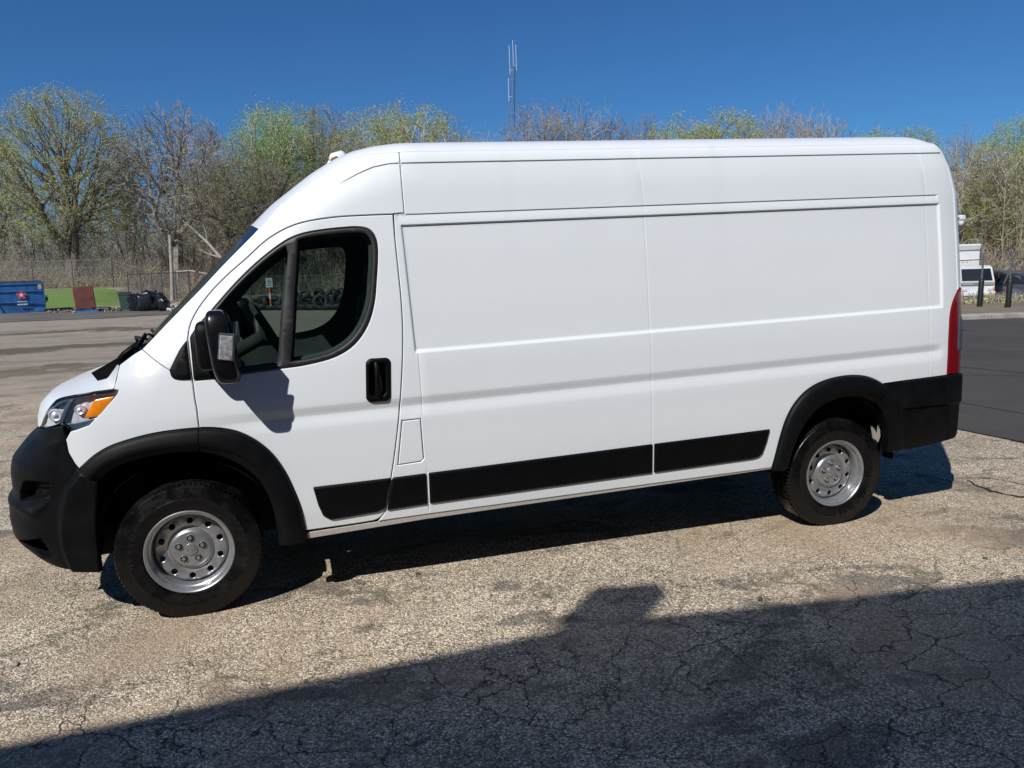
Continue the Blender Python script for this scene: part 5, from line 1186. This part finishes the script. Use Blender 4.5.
# ------------------------------------------------------------------ board, pallet, cart, bags, rubble
b_ = onground(86, 312.6); pl = empty('pallet', b_, (0, 0, R(-5)), label='blue wooden pallet lying under the brown board', cat='pallet')
for k in range(6): MB().box((-.52+.21*k, .45, .135), (.10, .95, .02), None, bev=.004).build('deck_board', 'bluewood', pl)
for k in range(3): MB().box((0, .03+.42*k, .065), (1.2, .09, .10), None, bev=.004).build('stringer', 'bluewood', pl)
bb = MB().box((0, 0, .64), (.98, .34, 1.22), Matrix.Rotation(R(-3), 3, 'Y'), bev=.012); br = empty('cabinet', (b_[0]-.10, b_[1]+.42, b_[2]+.15), (0, 0, R(16)), label='dark red-brown cabinet standing upright on the blue pallet', cat='cabinet')
bb.build('carcass', 'brown', br, 30); MB().box((.0, -.185, .64), (.92, .018, 1.14), Matrix.Rotation(R(-3), 3, 'Y'), bev=.005).build('door', 'brown', br, 30); MB().tube([(.30, -.205, .62), (.30, -.225, .66), (.30, -.205, .70)], .010, 6).build('handle', 'galv', br, 50)
b_ = onground(126, 311.8); ct = empty('wheeled_cart', b_, (0, 0, R(6)), label='grey-green wheeled rubbish cart beside the black bags', cat='rubbish cart')
q = MB(); q.add([(sx*w_, sy*d_+.3, z_) for z_, w_, d_ in ((.10, .22, .22), (.95, .30, .30)) for sx, sy in ((-1, -1), (1, -1), (1, 1), (-1, 1))], [(0, 3, 2, 1), (4, 5, 6, 7)]+[(i, (i+1) % 4, 4+(i+1) % 4, 4+i) for i in range(4)]); q.box((0, .3, .93), (.64, .64, .06), None, bev=.01); q.build('bin', 'cart', ct, 30)
MB().box((0, .32, 1.0), (.66, .68, .06), Matrix.Rotation(R(4), 3, 'X'), bev=.02).build('lid', 'dlid', ct, 30)
for sx in (-1, 1): MB().lathe([(.001, -.03), (.11, -.03), (.12, 0), (.11, .03), (.001, .03)], (sx*.27, .56, .12), 'x', 16).build('wheel', 'sleeve', ct, 40)
MB().tube([(-.25, .66, .93), (-.25, .72, .96), (.25, .72, .96), (.25, .66, .93)], .016, 6).build('handle', 'cart', ct, 50)
def lumpy(c, d, seed, e=.9, amp=.16):
    r = random.Random(seed); ph = [r.uniform(0, 6) for _ in range(9)]; V, F = superbox((0, 0, d[2]/2), d, e, 22, 16)
    V = [((x*(1+amp*math.sin(7*z+ph[0]+3*y)), y*(1+amp*math.sin(6*x+ph[1]+4*z)), z*(1+amp*.6*math.sin(8*x+ph[2])))) for x, y, z in V]; return [(x+c[0], y+c[1], z+c[2]) for x, y, z in V], F
for i, (px, py, d_, lb) in enumerate(((137, 311.5, (.9, .8, .9), 'black bin bag slumped against the green cart'), (146, 311.5, (.9, .9, 1.05), 'taller black bin bag second from the green cart'), (155.5, 311.0, (.9, .9, 1.0), 'black bin bag with a flat top, third from the green cart'), (163, 311.5, (.55, .7, .75), 'small black bin bag at the right end of the heap'))):
    b_ = onground(px, py); V, F = lumpy((0, .35, -.02), d_, 50+i, .62, .11); V = [(x+.05*math.sin(17*z+9*y+i), y+.05*math.sin(19*x+7*z), z*(1+.07*math.sin(13*x+i)*math.sin(11*y))) for x, y, z in V]; bg_ = mesh('bin_bag', V, F, 'bag', None, 50, label=lb, cat='bin bag', group='black bags by the green cart'); bg_.location = b_
    MB().tube([(0, .35, d_[2]*.95), (.03, .36, d_[2]*1.03), (.10, .36, d_[2]*1.05)], [.07, .04, .07], 7).build('knot', 'bag', bg_, 50)
def heap(name, pxs, pys, n, smin, smax, mat, label, cat, seed):
    r = random.Random(seed); mb = MB()
    for i in range(n):
        p = onground(r.uniform(*pxs), r.uniform(*pys)); s_ = r.uniform(smin, smax); V, F = superbox((0, 0, 0), (s_, s_*r.uniform(.6, 1), s_*r.uniform(.35, .7)), .7, 8, 5); a = r.uniform(0, 6); V = [(x*math.cos(a)-y*math.sin(a)+p[0], x*math.sin(a)+y*math.cos(a)+p[1], z+p[2]+s_*.2+abs(r.gauss(0, .05))) for x, y, z in V]; mb.add(V, F, r.randrange(len(mat)))
    mb.build(name, mat, None, 35, kind='stuff', label=label, cat=cat)
heap('rubble', (166, 189), (305, 311.5), 90, .08, .34, ['rubble', 'rubble', 'concrete'], 'heap of pale rubble right of the black bags', 'rubble', 4)
heap('litter', (44, 76), (311, 313.4), 40, .04, .14, ['wood', 'floor', 'concrete', 'sleeve'], 'scattered scraps between the blue dumpster and the pallet', 'litter', 5)
heap('litter', (97, 122), (309.5, 312.5), 36, .04, .14, ['wood', 'floor', 'concrete', 'sleeve'], 'scattered scraps between the pallet and the green cart', 'litter', 6)
for i, (px, py, L, a, lb) in enumerate(((102, 311.0, 1.3, 4, 'pale plank lying right of the pallet, nearest of two'), (108, 309.5, 1.6, -6, 'pale plank lying right of the pallet, farther of two'))):
    b_ = onground(px, py); o = MB().box((0, 0, .22-.04*i), (L, .22, .05), Matrix.Rotation(R(3), 3, 'Y'), bev=.006).box((-L*.3, 0, .09), (.12, .2, .18)).box((L*.3, 0, .08), (.12, .2, .16)).build('plank', 'wood', None, 30, label=lb, cat='plank'); o.location = b_; o.rotation_euler.z = R(a)
# old tyres beyond, seen through the cab
ty = MB().lathe([(.19, .09), (.21, .11), (.27, .125), (.33, .11), (.355, .08), (.36, 0), (.355, -.08), (.33, -.11), (.27, -.125), (.21, -.11), (.19, -.09), (.19, .09)], (0, 0, 0), 'z', 22); tyo = ty.build('old_tyre', 'worn_rubber', None, 50); COL.objects.unlink(tyo); r = random.Random(9)
k = 0
for row, (y_, z_, n_) in enumerate(((310, .13, 17), (308.6, .15, 16), (307.5, .38, 13))):
    for i in range(n_):
        px = 258+i*(92/n_)+r.uniform(-2, 2); p = onground(px, y_); o = tyo.copy(); COL.objects.link(o); s_ = r.uniform(.85, 1.15); o.scale = (s_,)*3; tl_ = r.choice([R(8), R(14), R(55), R(80)]); o.location = (p[0], p[1], p[2]+z_+.26*math.sin(tl_)); o.rotation_euler = (tl_*r.choice([-1, 1])*.9, r.uniform(-.2, .2), r.uniform(0, 6))
        o['label'] = 'worn black tyre in the heap seen through the cab windows'; o['category'] = 'tyre'; o['group'] = 'old tyres heaped along the far fence'
b_ = onground(271.3, 310); sg_ = empty('marker_post', b_, label='small white sign on an orange and white post seen through the cab', cat='sign'); 
for k_ in range(4): MB().tube([(0, 0, .28*k_), (0, 0, .28*(k_+1))], .055, 10).build('post_band', 'orange' if k_ % 2 else 'decal', sg_, 60)
MB().box((0, -.06, 1.36), (.32, .02, .46), None, bev=.004).build('panel', 'signw', sg_); q = MB()
for zz in (1.50, 1.42, 1.34, 1.24): q.box((0, -.073, zz), (.22, .004, .035))
q.build('sign_print', 'signt', sg_)

# ------------------------------------------------------------------ truck and cars on the right
def wheel_simple(mb_name, c, r_, w_, root):
    o = MB().lathe([(.001, -w_/2-.01), (r_*.55, -w_/2), (r_*.6, -w_/2-.01), (r_*.95, -w_/2), (r_, -w_/3), (r_, w_/3), (r_*.95, w_/2), (r_*.5, w_/2), (.001, w_/2)], c, 'x', 20); return o.build('wheel', 'worn_rubber', root, 45)
bt = atdepth(976.5, 298, 45); tr = empty('box_truck', (bt[0], bt[1], float(terrain(bt[0], bt[1]))), (0, 0, R(-20)), label='white box truck facing the lot beyond the gate posts', cat='truck')
cb = MB(); cbp = [(0, .35), (.02, 1.15), (.30, 1.98), (.55, 2.08), (1.55, 2.08), (1.6, .40)]      # cab profile (depth, height)
n = len(cbp); cb.add([(-.98+.05*(z > 1.5), y, z) for y, z in cbp]+[(.98-.05*(z > 1.5), y, z) for y, z in cbp], [tuple(range(n)), tuple(range(2*n-1, n-1, -1))]+[(i, n+i, n+(i+1) % n, (i+1) % n) for i in range(n)]); cb.build('cab', 'truck', tr, 25)
MB().add([(-.86, .012, 1.22), (.86, .012, 1.22), (.82, .255, 1.90), (-.82, .255, 1.90)], [(0, 1, 2, 3)]).build('windscreen', 'cglass', tr)
MB().box((0, -.03, 1.05), (1.86, .05, .17), None, bev=.01).build('grille_panel', 'truckgrey', tr, 30); MB().box((.0, -.06, 1.06), (.5, .02, .05), None, bev=.004).build('badge_bar', 'pink', tr)
for sx in (-1, 1):
    MB().box((sx*.70, -.035, .70), (.30, .05, .15), None, bev=.02).build('headlamp', 'chrome', tr, 30); MB().box((sx*.92, -.035, .74), (.10, .05, .16), None, bev=.02).build('turn_signal', 'amber', tr, 30)
    q = MB().box((sx*1.17, -.05, 1.45), (.14, .08, .32), None, bev=.03).tube([(sx*.95, .15, 1.75), (sx*1.15, -.02, 1.72), (sx*1.15, -.02, 1.30), (sx*.95, .1, 1.15)], .015, 6); q.build('mirror', 'sleeve', tr, 40)
    q = MB().add([(sx*.985, .42, 1.20), (sx*.985, 1.35, 1.20), (sx*.945, 1.30, 1.85), (sx*.945, .58, 1.85)], [(0, 1, 2, 3)]); q.build('side_window', 'cglass', tr)
MB().box((0, -.07, .46), (1.96, .16, .24), None, bev=.03).build('bumper', 'decal', tr, 30)
bxm = MB().box((-.05, 3.75, 2.05), (2.06, 3.9, 2.42), None, bev=.03); bxo = bxm.build('cargo_box', 'truck', tr, 30)
MB().box((-.05, 1.74, 3.18), (2.04, .16, .36), Matrix.Rotation(R(20), 3, 'X'), bev=.05).build('front_cap', 'truck', tr, 30)
for k in range(3): MB().box((-.25+.25*k, 1.775, 2.30), (.09, .04, .04), None, bev=.01).build('marker_lamp', 'amber', tr, 30)
MB().box((0, 3.2, .62), (.8, 5.4, .22), None, bev=.01).build('chassis', 'sleeve', tr, 30)
for sx in (-1, 1):
    for yy in (.75, 4.6): wheel_simple('wheel', (sx*.86, yy, .38), .38, .24, tr)
def parked_car(px, dep, rz, paint_, label, L=4.6, Wd=1.8, Hh=1.62):
    b_ = atdepth(px, 300, dep); z0 = float(terrain(b_[0], b_[1])); r0 = empty('parked_car', (b_[0], b_[1], z0), (0, 0, rz), label=label, cat='car')
    pf = [(-L/2, .45), (-L/2+.04, .80), (-L/2+.9, .98), (-L/2+1.45, 1.48), (-L/2+1.8, Hh), (L/2-1.1, Hh), (L/2-.35, 1.40), (L/2-.08, .98), (L/2, .50), (L/2-.1, .28), (-L/2+.1, .28)]
    n = len(pf); top = lambda z: 1-.20*max(0, (z-.95)/.65); q = MB(); q.add([(x, -Wd/2*top(z), z) for x, z in pf]+[(x, Wd/2*top(z), z) for x, z in pf], [tuple(range(n)), tuple(range(2*n-1, n-1, -1))]+[(i, n+i, n+(i+1) % n, (i+1) % n) for i in range(n)]); q.build('body', paint_, r0, 25)
    for sy in (-1, 1):
        yy = lambda z: sy*(Wd/2*top(z)+.006)
        for x0, x1, a, b in ((-L/2+1.02, -L/2+2.25, .42, 0), (-L/2+2.33, L/2-1.35, 0, 0), (L/2-1.27, L/2-.62, 0, .22)): MB().add([(x0, yy(1.02), 1.02), (x1, yy(1.02), 1.02), (x1-b, yy(1.50), 1.50), (x0+a, yy(1.50), 1.50)], [(0, 1, 2, 3)]).build('side_window', 'cglass', r0)
        for xx in (-L/2+.85, L/2-.9): o = MB().lathe([(.001, -.11), (.19, -.11), (.2, -.12), (.31, -.11), (.33, -.06), (.33, .06), (.31, .11), (.001, .11)], (xx, sy*(Wd/2-.10), .33), 'y', 20).build('wheel', 'worn_rubber', r0, 45)
        MB().box((-L/2+.02, sy*.62, .74), (.08, .36, .13), None, bev=.02).build('headlamp', 'chrome', r0, 30); MB().box((L/2-.05, sy*.68, .95), (.08, .24, .22), None, bev=.02).build('tail_lamp', 'red', r0, 30)
    MB().add([(-L/2+.94, -Wd/2*.95, 1.02), (-L/2+.94, Wd/2*.95, 1.02), (-L/2+1.40, Wd/2*.86, 1.46), (-L/2+1.40, -Wd/2*.86, 1.46)], [(0, 1, 2, 3)]).build('windscreen', 'cglass', r0)
    MB().box((-L/2-.02, 0, .48), (.14, Wd*.96, .22), None, bev=.04).build('bumper', 'truckgrey', r0, 30)
parked_car(1023, 44, R(72), 'carblue', 'dark blue car parked just right of the box truck')
parked_car(1052, 42, R(75), 'cargrey', 'grey car parked at the right edge of the picture behind the wire fence')
parked_car(1003, 50, R(80), 'cargrey', 'grey car half hidden between the box truck and the dark blue car')
# camera lamp on a pole hidden behind the van
pd = 24; pb = atdepth(947, 300, pd); lp = empty('camera_pole', (pb[0], pb[1], 0), label='white camera box and dome on a pole showing past the rear of the van', cat='camera pole'); zt = atdepth(947, 219, pd)[2]; off_ = Vector(atdepth(957.5, 219, pd)-atdepth(947, 219, pd))
MB().tube([(0, 0, 0), (0, 0, zt+.05)], .05, 10).build('pole', 'galv', lp, 50); MB().tube([(0, 0, zt), (off_.x*.8, off_.y, zt)], .03, 8).build('arm', 'galv', lp, 50)
MB().box((off_.x*.95, off_.y, zt+.01), (.17, .17, .15), None, bev=.015).build('camera_box', 'decal', lp, 40); MB().lathe([(.075, -.08), (.08, -.14), (.06, -.22), (.001, -.25)], (off_.x*.95, off_.y, zt), 'z', 14).build('dome', 'decal', lp, 50)
